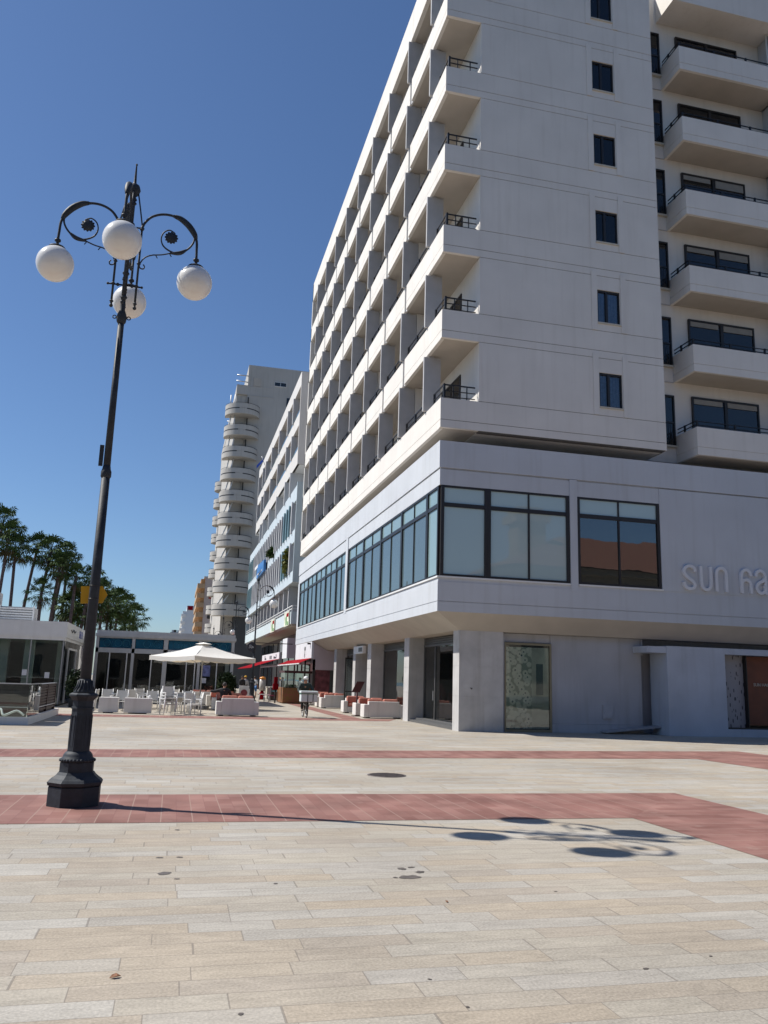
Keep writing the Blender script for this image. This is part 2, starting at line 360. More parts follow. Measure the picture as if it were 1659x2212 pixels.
# end-face panels with shadow joints
JOINT = mat('joint_mastic', (.10, .095, .09), .9, var=.2, scale=4)
c = MB(); JL = MB()
WX0, WX1 = 15.69, 16.71
for k in range(6):
    p = P[k]; zt = p+3.6-1.18
    for a, b2 in ((XC, WX0), (WX1, 18.62)): c.box(a, b2, Y0, Y0+.29, p+GV, zt)
    c.box(WX0, WX1, Y0, Y0+.29, p+GV, p+.38); c.box(WX0, WX1, Y0, Y0+.29, p+1.82, zt)
    JL.box(XC+.01, 18.55, Y0+.02, Y0+.28, p-.02, p+GV+.01); JL.box(X0+.02, 18.55, Y0+.02, Y0+.14, p-.87, p-.83); JL.box(XC+.01, 18.55, Y0+.02, Y0+.28, p-1.2, p-1.15)
    lo = P[k]-1.18
    c.box(X0+.0, 18.62, Y0, Y0+.15, lo+GV, p-.85-GV/2); c.box(X0+.0, 18.62, Y0, Y0+.15, p-.85+GV/2, p)
c.box(X0, 18.62, Y0, Y0+.15, RB+GV, ROOF)
c.box(18.56, 18.62, Y0+.29, 30.0, 11.10, ROOF)
hp(c, 'wall_panel', WHITE); hp(JL, 'joint_line', JOINT)
# windows of the end face
for k in range(6):
    z0, z1 = P[k]+.38, P[k]+1.82
    f = MB(); t = .05
    f.box(WX0, WX0+t, Y0+.05, Y0+.12, z0, z1); f.box(WX1-t, WX1, Y0+.05, Y0+.12, z0, z1)
    f.box(WX0+t, WX1-t, Y0+.05, Y0+.12, z0, z0+t); f.box(WX0+t, WX1-t, Y0+.05, Y0+.12, z1-t*1.6, z1)
    f.box(16.08, 16.18, Y0+.05, Y0+.12, z0+t, z1-t*1.6)
    wf = hp(f, 'window', DARKM)
    q = MB().box(WX0+t, 16.08, Y0+.1, Y0+.11, z0+t, z1-t*1.6).box(16.18, WX1-t, Y0+.1, Y0+.11, z0+t, z1-t*1.6)
    hp(q, 'pane', GL_WIN, wf)
    cu = MB()   # net curtain folds
    for a, b2 in ((WX0+t, 16.08), (16.18, WX1-t-.12)):
        n = 26; ya = [Y0+.155+.012*math.sin(i*1.9)+.006*math.sin(i*3.7) for i in range(n+1)]
        for i in range(n):
            xa, xb = a+(b2-a)*i/n, a+(b2-a)*(i+1)/n
            cu.quad((xa, ya[i], z0+t), (xb, ya[i+1], z0+t), (xb, ya[i+1], z1-.08), (xa, ya[i], z1-.08))
    hp(cu, 'curtain', mat('net_curtain', (.42, .45, .48), .9, var=.15, scale=8), wf)
    s = MB().box(WX0-.02, WX1+.02, Y0-.05, Y0+.04, z0-.06, z0)
    hp(s, 'sill', mat('stone_sill', (.52, .48, .40), .7, var=.08), wf)
    s = MB().box(WX0-.27, WX0-.03, Y0-.035, Y0-.002, P[k]+.02, P[k]+2.6).box(WX1+.03, WX1+.27, Y0-.035, Y0-.002, P[k]+.02, P[k]+2.6)
    hp(s, 'window_surround', WHITE)
# cut niche behind window so the curtain sits in depth: dark reveal is the pane itself
# left facade balconies
seg0 = [Y0]+[y-.04 for y in FY[1:]]; seg1 = [y-.30 for y in FY[1:]]+[YE]
for k in range(6):
    p = P[k]; lo = p-1.18
    bays = list(zip(seg0, seg1)) if k else [(Y0, 45.64), (45.665, 57.0), (57.025, YE)]
    for i, (ya, yb) in enumerate(bays):
        q = MB(); ys = ya+.15 if i == 0 else ya
        q.box(X0, X0+.15, ys, yb, lo, p-.85-GV/2); q.box(X0+.02, X0+.15, ys, yb, p-.86, p-.84);  q.box(X0, X0+.15, ys, yb, p-.85+GV/2, p)
        q.box(X0+.0, X0+.15, yb-.0, yb, lo, p)
        hp(q, 'balcony_parapet', WHITE)
    s = MB().box(X0+.15, XC, Y0+.15, YE-.26, lo+.02, lo+.22)
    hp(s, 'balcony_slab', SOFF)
    for i in range(len(FY)):
        f = MB().box(X0-.12, 9.64, FY[i], FY[i]+.13, p+.06, p+3.6-1.18-.06) if i or k >= 0 else None
        f.box(9.16, 9.36, FY[i]+.03, FY[i]+.10, p+3.6-1.18-.06, p+3.6-1.15)
        hp(f, 'fin_panel', FIN, bevel=.008)
        if i:
            d = MB().tube([(9.98, FY[i]+.2, p-.95), (9.98, FY[i]+.2, p+2.44)], .045, 8); hp(d, 'downpipe', WPAINT)
            if k:
                d = MB().box(X0+.07, X0+.14, FY[i]-.31, FY[i]-.03, lo, p-.05); hp(d, 'joint_strip', WPAINT)
    # partition walls and doors
    ed = [Y0]+FY+[YE]
    for i in range(len(FY)):
        ya = FY[i]; yb = FY[i]+2.65 if i < 8 else FY[i]+2.2
        if i % 2 == 1:
            hp(MB().box(9.66, XC, FY[i]-.02, FY[i]+.12, lo+.2, p+2.42), 'partition', WHITE)
        f = MB().box(XC-.05, XC-.005, ya+.2, ya+.27, p-.93, p+1.86).box(XC-.05, XC-.005, yb-.07, yb, p-.93, p+1.86).box(XC-.05, XC-.005, ya+.27, yb-.07, p+1.78, p+1.86).box(XC-.05, XC-.005, (ya+yb)/2+.06, (ya+yb)/2+.14, p-.93, p+1.78)
        df = hp(f, 'balcony_door', DARKM)
        hp(MB().box(XC-.03, XC-.01, ya+.27, (ya+yb)/2+.06, p-.93, p+1.78).box(XC-.03, XC-.01, (ya+yb)/2+.14, yb-.07, p-.93, p+1.78), 'pane', GL_DARK, df)
    # railings
    for i in range(len(ed)-1):
        ya, yb = ed[i]+(.14 if i == 0 else .55), ed[i+1]-.12
        if i == 0: yb -= .3
        q = MB()
        for z in (.14, .37, .60): q.box(9.22, 9.26, ya, yb, p+z-.015, p+z+.015+(.02 if z > .5 else 0))
        for yy in ((ya+.02, yb-.1) if i == 0 else (ya+.1, ya+1.6, yb-.15)):
            q.box(9.20, 9.28, yy-.02, yy+.07, p-.02, p+.62)
        if i == 0:
            for z in (.14, .37, .60): q.box(9.26, XC-.08, Y0+.20, Y0+.24, p+z-.015, p+z+.015+(.02 if z > .5 else 0))
            for xx in (9.6, 10.15): q.box(xx, xx+.035, Y0+.2, Y0+.24, p, p+.6)
        hp(q, 'railing', RAILM)
# roof band
q = MB()
ed = [Y0+.15, 33.9, 41.6, 49.3, 57.0, YE]
for a, b2 in zip(ed, ed[1:]): q.box(X0, X0+.2, a, b2-.02, RB, ROOF)
q.box(X0+.03, X0+.2, Y0+.15, YE, RB+.01, ROOF-.02)
q.box(X0, 18.6, YE-.2, YE+.0, RB, ROOF)
hp(q, 'roof_parapet', WHITE)
hp(MB().box(X0+.2, XC, Y0+.15, YE-.26, RB+.02, RB+.22), 'roof_slab', SOFF)
# wing with balconies on the right
for k in range(6):
    p = P[k]; lo = p-1.18
    f = MB().box(19.02, 19.08, 29.90, 29.99, p-.42, p+1.80).box(19.94, 20.0, 29.90, 29.99, p-.42, p+1.80).box(19.08, 19.94, 29.90, 29.99, p+1.72, p+1.8).box(19.08, 19.94, 29.92, 29.99, p+.55, p+.62)
    for x in range(8): f.box(19.12+x*.1, 19.14+x*.1, 29.88, 29.90, p-.38, p+.55)
    wf = hp(f, 'window', DARKM); hp(MB().box(19.08, 19.94, 29.96, 29.97, p-.42, p+1.72), 'pane', GL_DARK, wf)
    hp(MB().box(18.64, 20.03, 29.86, 29.99, p-.52, p-.44), 'sill', mat('stone_sill', (.5, .5, .5)), wf)
    for bx in (20.05, 26.05):
        q = MB()
        for za, zb in ((lo, p-.85-GV/2), (p-.85+GV/2, p)):
            q.box(bx, bx+5.4, Y0, Y0+.13, za, zb); q.box(bx, bx+.13, Y0+.13, 30.0, za, zb)
        q.box(bx+.02, bx+5.38, Y0+.02, Y0+.12, p-.87, p-.83); q.box(bx+.02, bx+.12, Y0+.1, 29.9, p-.87, p-.83)
        hp(q, 'balcony_parapet', WHITE)
        hp(MB().box(bx+.13, bx+5.4, Y0+.13, 29.99, lo+.02, lo+.22), 'balcony_slab', SOFF)
        q = MB()
        for z in (.14, .30): q.box(bx+.1, bx+5.35, Y0+.16, Y0+.2, p+z-.015, p+z+.015); q.box(bx+.06, bx+.1, Y0+.16, 29.95, p+z-.015, p+z+.015)
        for xx in (bx+.1, bx+1.9, bx+3.6, bx+5.2): q.box(xx, xx+.08, Y0+.15, Y0+.21, p, p+.33)
        q.box(bx+.05, bx+.11, 29.4, 29.48, p, p+.33)
        hp(q, 'railing', RAILM)
        wx0, wx1 = bx+.82, bx+4.16; z0, z1 = p-.93, p+1.86
        f = MB().box(wx0, wx0+.07, 29.9, 29.99, z0, z1).box(wx1-.07, wx1, 29.9, 29.99, z0, z1).box(wx0+.07, wx1-.07, 29.9, 29.99, z1-.09, z1).box((wx0+wx1)/2-.07, (wx0+wx1)/2+.07, 29.9, 29.99, z0, z1-.09)
        wf = hp(f, 'balcony_door', DARKM)
        hp(MB().box(wx0+.07, (wx0+wx1)/2-.07, 29.95, 29.96, z0, z1-.09).box((wx0+wx1)/2+.07, wx1-.07, 29.95, 29.96, z0, z1-.09), 'pane', GL_DARK, wf)
        if k in (0, 1, 2, 3):
            hp(MB().box(wx0+.1, wx0+1.5, 29.91, 29.94, z1-.32, z1-.1).box((wx0+wx1)/2+.1, wx1-.1, 29.91, 29.94, z1-.32-.05*k, z1-.1), 'blind', mat('blind', (.28, .27, .25), .8), wf)
    hp(MB().box(25.5, 25.75, 29.0, 29.99, lo, p+2.5), 'partition', WHITE_B)
    hp(MB().tube([(25.35, 29.2, p+.0), (25.35, 29.2, p+2.45)], .04, 8), 'downpipe', WPAINT)
hp(MB().box(19.9, 33, Y0, Y0+.13, RB, ROOF).box(19.9, 20.03, Y0+.13, 30, RB, ROOF).box(19.9+.14, 33, Y0+.14, 30, RB+.02, RB+.2), 'roof_parapet', WHITE)
# horizontal joint band + shadow joint lines on wing wall
q = MB()
for k in range(6): q.box(18.64, 20.04, 29.96, 29.995, P[k]-1.2, P[k]-1.18)
hp(q, 'joint_line', FIN)

# ---------------- podium storey
ZB, ZT, WB, WT = 4.22, 10.6, 5.5, 8.9
q = MB()
# top fascia (left and end face), band pieces with shadow gaps
for za, zb in ((9.56, ZT), (WT, 9.5)):
    o_ = 0 if za > 9 else .03
    q.box(X0+o_, X0+.3, Y0+.3, YE, za, zb); q.box(X0+o_, 33, Y0+o_, Y0+.3, za, zb)
q.box(X0+.08, X0+.3, Y0+.3, YE, 9.48, 9.58); q.box(X0+.08, 33, Y0+.08, Y0+.3, 9.48, 9.58)
for za, zb in ((ZB, 4.57), (4.595, 5.30)):
    q.box(X0, X0+.3, Y0+.3, YE, za, zb); q.box(X0, 33, Y0, Y0+.3, za, zb)
q.box(X0+.03, X0+.3, Y0+.3, YE, 4.56, 4.6); q.box(X0+.03, 33, Y0+.03, Y0+.3, 4.56, 4.6)
q.box(X0+.02, X0+.3, Y0+.3, YE, 5.30, WB-.06); q.box(X0+.02, 33, Y0+.02, Y0+.3, 5.30, WB-.06)
# piers
q.box(X0-.01, X0+.3, 45.22, 45.80, WB-.2, 9.54)
q.box(X0-.0, X0+.3, 63.75, YE, WB-.06, WT)
q.box(14.32, 14.62, Y0-.01, Y0+.3, WB-.3, 9.54)
q.box(18.19, 33, Y0, Y0+.3, WB-.06, 9.50)
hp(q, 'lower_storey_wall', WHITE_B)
hp(MB().box(X0-.03, X0+.2, Y0+.2, 45.2, WB-.06, WB).box(X0-.03, X0+.2, 45.82, 63.75, WB-.06, WB).box(X0-.03, 14.30, Y0-.03, Y0+.2, WB-.059, WB).box(14.64, 18.22, Y0-.03, Y0+.2, WB-.06, WB), 'sill', WPAINT)
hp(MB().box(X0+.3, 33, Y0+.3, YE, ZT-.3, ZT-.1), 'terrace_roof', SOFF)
def podwin(y=None, x=None, n=2, thick=.11, pane=GL_BLIND, upper=GL_BLIND):
    """one glazing unit on the left face (y range) or end face (x range)"""
    f = MB(); g1 = MB(); g2 = MB(); TR = 8.11
    a, b2 = y or x
    def B(m, u0, u1, d0, d1, z0, z1):
        if y: m.box(X0+d0, X0+d1, u0, u1, z0, z1)
        else: m.box(u0, u1, Y0+d0, Y0+d1, z0, z1)
    B(f, a, a+thick, .03, .16, WB, WT); B(f, b2-thick, b2, .03, .16, WB, WT)
    B(f, a+thick, b2-thick, .04, .16, WB, WB+.09); B(f, a+thick, b2-thick, .04, .16, WT-.08, WT); B(f, a+thick, b2-thick, .04, .16, TR-.02, TR+.13)
    for i in range(1, n):
        u = a+(b2-a)*i/n; B(f, u-.035, u+.035, .05, .15, WB+.09, TR-.02); B(f, u-.03, u+.03, .05, .15, TR+.13, WT-.08)
    wf = hp(f, 'window', DARKM)
    B(g1, a+thick, b2-thick, .09, .11, WB+.09, TR-.02); hp(g1, 'pane', pane, wf)
    B(g2, a+thick, b2-thick, .09, .11, TR+.13, WT-.08); hp(g2, 'fanlight', upper, wf)
GL_SKY = glassmat('glass_sky', (.4, .5, .52), .2, (.12, .17, .19))
GL_MID = glassmat('glass_mid', (.4, .5, .52), .3, (.03, .038, .036), refl=.13)
YS = [30.15, 33.88, 37.6, 41.4, 45.22]
podwin(y=(Y0+.2, 30.13), n=1)
for a, b2 in zip(YS, YS[1:]): podwin(y=(a, b2), pane=GL_SKY)
YS = [45.82, 48.84, 52.55, 56.2, 59.85, 63.75]
for a, b2 in zip(YS, YS[1:]): podwin(y=(a, b2), pane=GL_SKY)
podwin(x=(X0+.1, 10.98), n=1, thick=.12, pane=GL_BLIND_SHADE, upper=GL_BLIND_SHADE); podwin(x=(10.985, 14.30), n=2, thick=.12, pane=GL_BLIND_SHADE, upper=GL_BLIND_SHADE); podwin(x=(14.64, 18.18), n=2, pane=GL_MID, upper=GL_BLIND_SHADE)
hp(MB().box(X0+.35, X0+.45, Y0+.9, YE-1, WB, WT).box(X0+1, 18.5, Y0+.5, Y0+.6, WB, WT), 'room_blind', mat('roller_blind', (.30, .36, .37), .9, var=.06))
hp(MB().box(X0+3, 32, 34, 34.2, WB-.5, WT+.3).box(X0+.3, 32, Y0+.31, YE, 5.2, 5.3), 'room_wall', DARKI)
# soffit: splayed edge then flat
PX, PY, PZ = 10.13, 29.13, 3.62
s = MB()
s.quad((X0, Y0, ZB), (PX, PY, PZ), (PX, YE, PZ), (X0, YE, ZB)); s.quad((X0, Y0, ZB), (33, Y0, ZB), (33, PY, PZ-.05), (PX, PY, PZ))
s.quad((PX, PY, PZ), (33, PY, PZ-.05), (33, YE, PZ), (PX, YE, PZ)); s.quad((X0+.3, Y0+.3, ZB+.02), (33, Y0+.3, ZB+.02), (33, YE, ZB+.02), (X0+.3, YE, ZB+.02))
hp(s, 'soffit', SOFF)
# ground floor pillars
pl = [(10.13, 11.85, 29.15, 29.85), (10.13, 11.05, 35.9, 36.72), (10.13, 11.0, 43.3, 44.15), (10.13, 11.0, 47.2, 47.9), (10.13, 11.0, 53.0, 53.8)]
for i, (a, b2, ya, yb) in enumerate(pl):
    q = MB()
    for z0, z1 in ((0, 1.24), (1.247, 2.32), (2.327, PZ-.0)): q.box(a, b2, ya, yb, z0, z1)
    q.box(a+.01, b2-.01, ya+.01, yb-.01, 0, PZ)
    hp(q, 'pillar', STONE)
hp(MB().box(10.35, 10.37, 31.4, 31.45, 0, .01), 'drain', GREYM)
hp(MB().box(9.95, 10.13, 44.6, 46.9, 3.15, 3.55), 'sign_box', WPAINT)
hp(MB().box(9.93, 9.949, 44.75, 45.6, 3.24, 3.46), 'sign_panel', mat('sign_dark', (.05, .05, .06), .4, var=.6, scale=9))
MK = MB()
for x, z, w_, h_ in ((10.58, 1.52, .07, .03), (10.60, 1.49, .04, .04), (10.56, 1.53, .02, .025)): MK.box(x, x+w_, 29.145, 29.149, z, z+h_)
hp(MK, 'wall_mark', JOINT)
# shop windows left side
GX = 10.85
for i, (ya, yb) in enumerate([(29.86, 35.88), (36.74, 43.28), (44.17, 47.18), (47.92, 52.98)]):
    f = MB().box(GX-.05, GX+.07, ya, yb, .0, .16).box(GX-.05, GX+.07, ya, yb, 3.22, 3.30)
    for z in (3.34, 3.43, 3.52): f.box(GX-.04, GX+.04, ya, yb, z, z+.05)
    ms = [ya, ya+.02+(yb-ya)*.72, yb-.07] if i == 0 else [ya, yb-.07]
    for y in ms: f.box(GX-.04, GX+.05, y, y+.07, .16, 3.22)
    fr = hp(f, 'shop_window', mat('grey_frame', (.13, .13, .13), .45, metal=.3, var=.1))
    hp(MB().box(GX, GX+.012, ya+.07, yb-.07, .16, 3.22), 'pane', GL_CLEAR if i < 2 else GL_DARK, fr)
    hp(MB().box(GX+.05, GX+.2, ya, yb, 3.3, PZ-.01), 'shutter_box', mat('shutter_grey', (.2, .2, .19), .6), fr)
    if i == 0:
        hp(MB().box(GX-.09, GX-.05, ya+4.45, ya+4.49, .95, 1.35), 'handle', GREYM, fr)
        hp(MB().box(10.2, GX-.05, ya, yb, .0, .09).box(10.45, GX-.05, ya, yb, .09, .17), 'step', mat('dark_granite', (.10, .10, .10), .5, var=.2, scale=20))
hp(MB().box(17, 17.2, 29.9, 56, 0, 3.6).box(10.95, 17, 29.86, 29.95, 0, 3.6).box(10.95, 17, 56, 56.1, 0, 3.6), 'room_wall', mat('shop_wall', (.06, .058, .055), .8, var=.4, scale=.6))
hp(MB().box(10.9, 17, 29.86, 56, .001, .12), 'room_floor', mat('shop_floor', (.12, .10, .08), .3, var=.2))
# open dark door of the fourth shop
f = MB().box(9.9, 10.8, 49.0, 49.06, .05, .12).box(9.9, 10.8, 49.0, 49.06, 2.9, 3.0).box(9.9, 9.98, 49.0, 49.06, .12, 2.9).box(10.72, 10.8, 49.0, 49.06, .12, 2.9).box(9.98, 10.72, 49.01, 49.05, 1.0, 1.06)
fr = hp(f, 'door', DARKM); hp(MB().box(9.98, 10.72, 49.025, 49.035, .12, 2.9), 'pane', GL_CLEAR, fr)

# end-face ground floor
q = MB()
q.box(13.90, 17.72, 29.45, 29.7, .32, 3.60); q.box(13.90, 17.72, 29.42, 29.7, 0, .315); q.box(11.85, 13.9, 29.5, 29.7, 3.28, 3.6); q.box(11.85, 12.0, 29.4, 29.7, 0, 3.6)
q.box(17.72, 33, 29.9, 30.1, 0, 3.6); q.box(17.72, 17.80, 29.43, 29.7, 2.98, 3.6)
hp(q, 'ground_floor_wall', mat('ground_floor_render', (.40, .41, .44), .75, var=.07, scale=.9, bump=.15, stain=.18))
PW0 = mat('hatch_paint', (.40, .41, .44), .6, var=.08)
hp(MB().box(16.02, 16.46, 29.40, 29.448, .53, 1.04).box(16.06, 16.42, 29.385, 29.40, .57, 1.0).box(16.10, 16.14, 29.37, 29.386, .80, .86), 'service_hatch', PW0)
# display window with patterned film
f = MB().box(12.0, 12.06, 29.38, 29.5, 0, 3.26).box(13.82, 13.90, 29.38, 29.5, 0, 3.26).box(12.06, 13.82, 29.38, 29.5, 3.18, 3.26).box(12.06, 13.82, 29.38, 29.5, 0, .09)
fr = hp(f, 'display_window', mat('brass_frame', (.22, .20, .14), .4, metal=.4))
hp(MB().box(12.06, 13.82, 29.42, 29.43, .09, 3.18), 'pane', glassmat('glass_display', (.96, .99, .98), .97, (.3, .33, .33)), fr)
def film():
    m = bpy.data.materials.new('patterned_film'); m.use_nodes = True; t = m.node_tree; p = t.nodes['Principled BSDF']; L = t.links.new
    tc = node(t, 'ShaderNodeTexCoord'); v = node(t, 'ShaderNodeTexVoronoi'); v.feature = 'F1'; v.inputs['Scale'].default_value = 5.2; v.inputs['Randomness'].default_value = .9; L(tc.outputs['Object'], v.inputs[0])
    r = node(t, 'ShaderNodeValToRGB'); e = r.color_ramp.elements; r.color_ramp.interpolation = 'CONSTANT'; e[0].color = (.02, .11, .12, 1); e[0].position = 0; e[1].position = .15; e[1].color = (.16, .30, .27, 1); k = e.new(.21); k.color = (.80, .90, .80, 1); k = e.new(.46); k.color = (.72, .84, .74, 1); k = e.new(.62); k.color = (.30, .42, .36, 1)
    L(v.outputs['Distance'], r.inputs[0]); L(r.outputs[0], p.inputs['Base Color']); p.inputs['Roughness'].default_value = .5
    return m
FILM = film()
hp(MB().box(12.06, 13.12, 29.46, 29.47, .12, 3.1), 'patterned_film', FILM, fr)
hp(MB().box(13.12, 13.82, 29.47, 29.48, .12, 3.1), 'pale_film', mat('pale_film', (.55, .66, .58), .7, var=.25, scale=1.8), fr)
hp(MB().box(13.3, 13.58, 29.455, 29.468, 1.35, 2.5), 'dark_film', mat('teal_film', (.05, .13, .15), .6, var=.2), fr)
# portal
PW = mat('portal_render', (.46, .49, .55), .75, var=.09, scale=.8, bump=.25, stain=.14)
q = MB(); q.box(18.2, 20.72, 28.4, 29.6, 0, 3.33); q.box(20.72, 25.9, 28.4, 29.6, 3.10, 3.33); q.box(20.72, 25.9, 28.4, 28.6, 0, .28); q.box(25.9, 30, 28.4, 29.6, 0, 3.33)
hp(q, 'portal', PW)
hp(MB().box(17.38, 18.2, 28.42, 29.6, 3.06, 3.30), 'canopy', PW)
hp(MB().box(20.72, 25.9, 29.55, 29.6, .28, 3.1), 'portal_back_wall', mat('portal_back', (.20, .19, .18), .8, var=.2))
def scr():
    m = bpy.data.materials.new('leaf_screen'); m.use_nodes = True; t = m.node_tree; p = t.nodes['Principled BSDF']; L = t.links.new
    tc = node(t, 'ShaderNodeTexCoord'); mp = node(t, 'ShaderNodeMapping'); mp.inputs['Rotation'].default_value = (0, R(35), 0); mp.inputs['Scale'].default_value = (7, 1, 2.2); L(tc.outputs['Object'], mp.inputs[0])
    v = node(t, 'ShaderNodeTexVoronoi'); v.inputs['Scale'].default_value = 1.4; L(mp.outputs[0], v.inputs[0])
    r = node(t, 'ShaderNodeValToRGB'); e = r.color_ramp.elements; r.color_ramp.interpolation = 'CONSTANT'; e[0].color = (.06, .06, .07, 1); e[1].position = .26; e[1].color = (.34, .33, .35, 1)
    L(v.outputs['Distance'], r.inputs[0]); L(r.outputs[0], p.inputs['Base Color']); return m
fr = hp(MB().box(20.72, 20.78, 28.6, 28.68, .28, 3.1).box(20.78, 25.9, 28.6, 28.68, .28, .34), 'portal_window', DARKM)
hp(MB().box(20.78, 21.88, 28.9, 28.93, .3, 3.1), 'leaf_screen', scr(), fr)
DRB = mat('orange_brown_door', (.17, .045, .018), .5, var=.2, scale=2)
dr = hp(MB().box(21.92, 25.5, 28.95, 29.02, .42, 3.08), 'door', DRB)
def textobj(txt, size, name, m, parent, M, ext=.01, font=None):
    cu = bpy.data.curves.new(name, 'FONT'); cu.body = txt; cu.size = size; cu.extrude = ext; cu.align_x = 'CENTER'; cu.align_y = 'CENTER'
    t = bpy.data.objects.new('tmp', cu); COL.objects.link(t)
    dg = bpy.context.evaluated_depsgraph_get(); me = bpy.data.meshes.new_from_object(t.evaluated_get(dg)); bpy.data.objects.remove(t)
    me.transform(M); me.materials.append(m); o = bpy.data.objects.new(name, me); COL.objects.link(o); o.parent = parent; return o
MV = lambda x, y, z: Matrix.Translation((x, y, z)) @ Matrix.Rotation(R(90), 4, 'X')
textobj('SUN HALL', .17, 'lettering', mat('pale_letter', (.55, .5, .42), .5), dr, MV(22.75-X0, 28.943-Y0, 1.98))
hp(MB().box(21.88, 21.92, 28.7, 29.0, .3, 3.1), 'door_frame', DARKM)
# ramp
rm = MB().prism([(15.9, .04), (18.19, .26), (18.19, .34), (15.9, .10)], 28.95, 29.40)
hp(rm, 'ramp', mat('ramp_concrete', (.32, .32, .34), .8, var=.15, scale=3))
# letters on the end face
lets = thing('wall_lettering', 'grey raised rounded letters spelling sun ha fixed to the wall right of the windows', 'sign', (19.0, Y0, 5.53))
LET = mat('letter_grey', (.66, .67, .70), .5, var=.05, scale=4)
def stroke(mb, pts, ox, wd=.115, closed=False, straight=False, dep=.11):
    pts = [Vector((x+ox, 0, z)) for x, z in pts]
    if not straight: pts = smooth(pts, 6)
    L_, R_ = [], []
    for i, p in enumerate(pts):
        t = (pts[min(i+1, len(pts)-1)]-pts[max(i-1, 0)]).normalized(); nrm = Vector((-t.z, 0, t.x))
        L_.append(p+nrm*wd/2); R_.append(p-nrm*wd/2)
    for i in range(len(pts)-1):
        a, b2, c_, d = L_[i], L_[i+1], R_[i+1], R_[i]
        f, k = -dep, -.004
        def q(v, y): return (v.x, y, v.z)
        mb.quad(q(a, f), q(b2, f), q(c_, f), q(d, f)); mb.quad(q(a, k), q(b2, k), q(b2, f), q(a, f)); mb.quad(q(d, f), q(c_, f), q(c_, k), q(d, k))
        if i == 0: mb.quad(q(a, f), q(d, f), q(d, k), q(a, k))
        if i == len(pts)-2: mb.quad(q(b2, k), q(c_, k), q(c_, f), q(b2, f))
def letter(strokes, ox):
    mb = MB()
    for n_, s_ in enumerate(strokes): stroke(mb, s_, ox, dep=.11-.006*n_)
    o = mb.build('letter', LET, lets); return o
letter([[(.60, .73), (.56, .86), (.46, .93), (.32, .945), (.18, .88), (.11, .73), (.17, .58), (.33, .45), (.50, .33), (.57, .2), (.50, .09), (.36, .05), (.22, .08), (.13, .17), (.09, .30)]], .0)
letter([[(.07, .97), (.07, .6), (.08, .28), (.14, .12), (.29, .05), (.44, .12), (.50, .28), (.51, .6), (.51, .97)]], .79)
letter([[(.06, 0), (.06, .4), (.06, .72), (.13, .88), (.28, .945), (.43, .88), (.50, .72), (.50, .4), (.50, 0)]], 1.49)
letter([[(.50, .70), (.46, .85), (.31, .945), (.14, .88), (.07, .70), (.07, .4), (.07, 0)], [(.08, .42), (.18, .52), (.33, .54), (.45, .45), (.49, .3), (.49, 0)]], 2.62)
letter([[(.05, .70), (.10, .86), (.25, .945), (.41, .88), (.49, .70), (.49, .4), (.49, 0)], [(.48, .66), (.38, .54), (.20, .46), (.09, .33), (.08, .20), (.18, .07), (.32, .05), (.44, .14), (.47, .26), (.43, .37)]], 3.30)
letter([[(.07, .97), (.07, .5), (.07, 0)]], 4.1); letter([[(.07, .97), (.07, .5), (.07, 0)]], 4.4)

# shop volume under the far end of the lower storey
SHOPW = mat('shop_white', (.66, .66, .68), .6, var=.05, scale=1); PINK = mat('shop_pinkish', (.50, .44, .46), .7, var=.08, scale=1)
shop = thing('corner_shop', 'small shop with white fascia, fork emblem and red awning under the hotel far end', 'shop', (9.05, 56.5, 0))
def sp(mb, name, m, par=None, L0=None):
    L0 = L0 or (9.05, 56.5); mb.v = [(p[0]-L0[0], p[1]-L0[1], p[2]) for p in mb.v]; return mb.build(name, m, par)
sp(MB().box(9.06, 9.2, 56.5, 64.2, 3.05, 4.19), 'fascia', SHOPW, shop)
sp(MB().prism([(9.2, 2.3), (12, 2.3), (12, 3.58), (10.16, 3.6), (9.2, 4.1)], 56.5, 56.7), 'side_wall', PINK, shop)
sp(MB().box(9.4, 10.4, 56.6, 56.7, .1, 2.3), 'side_poster', mat('poster_pink', (.14, .04, .05), .6, var=.6, scale=3), shop)
sp(MB().box(9.2, 9.35, 56.5, 56.62, 0, 3.0).box(9.2, 9.3, 60.3, 60.4, 0, 3.0).box(9.2, 9.3, 64.1, 64.2, 0, 3.05), 'frame', DARKM, shop)
sp(MB().box(11, 11.1, 56.7, 64.2, 0, 3.6), 'interior', DARKI, shop)
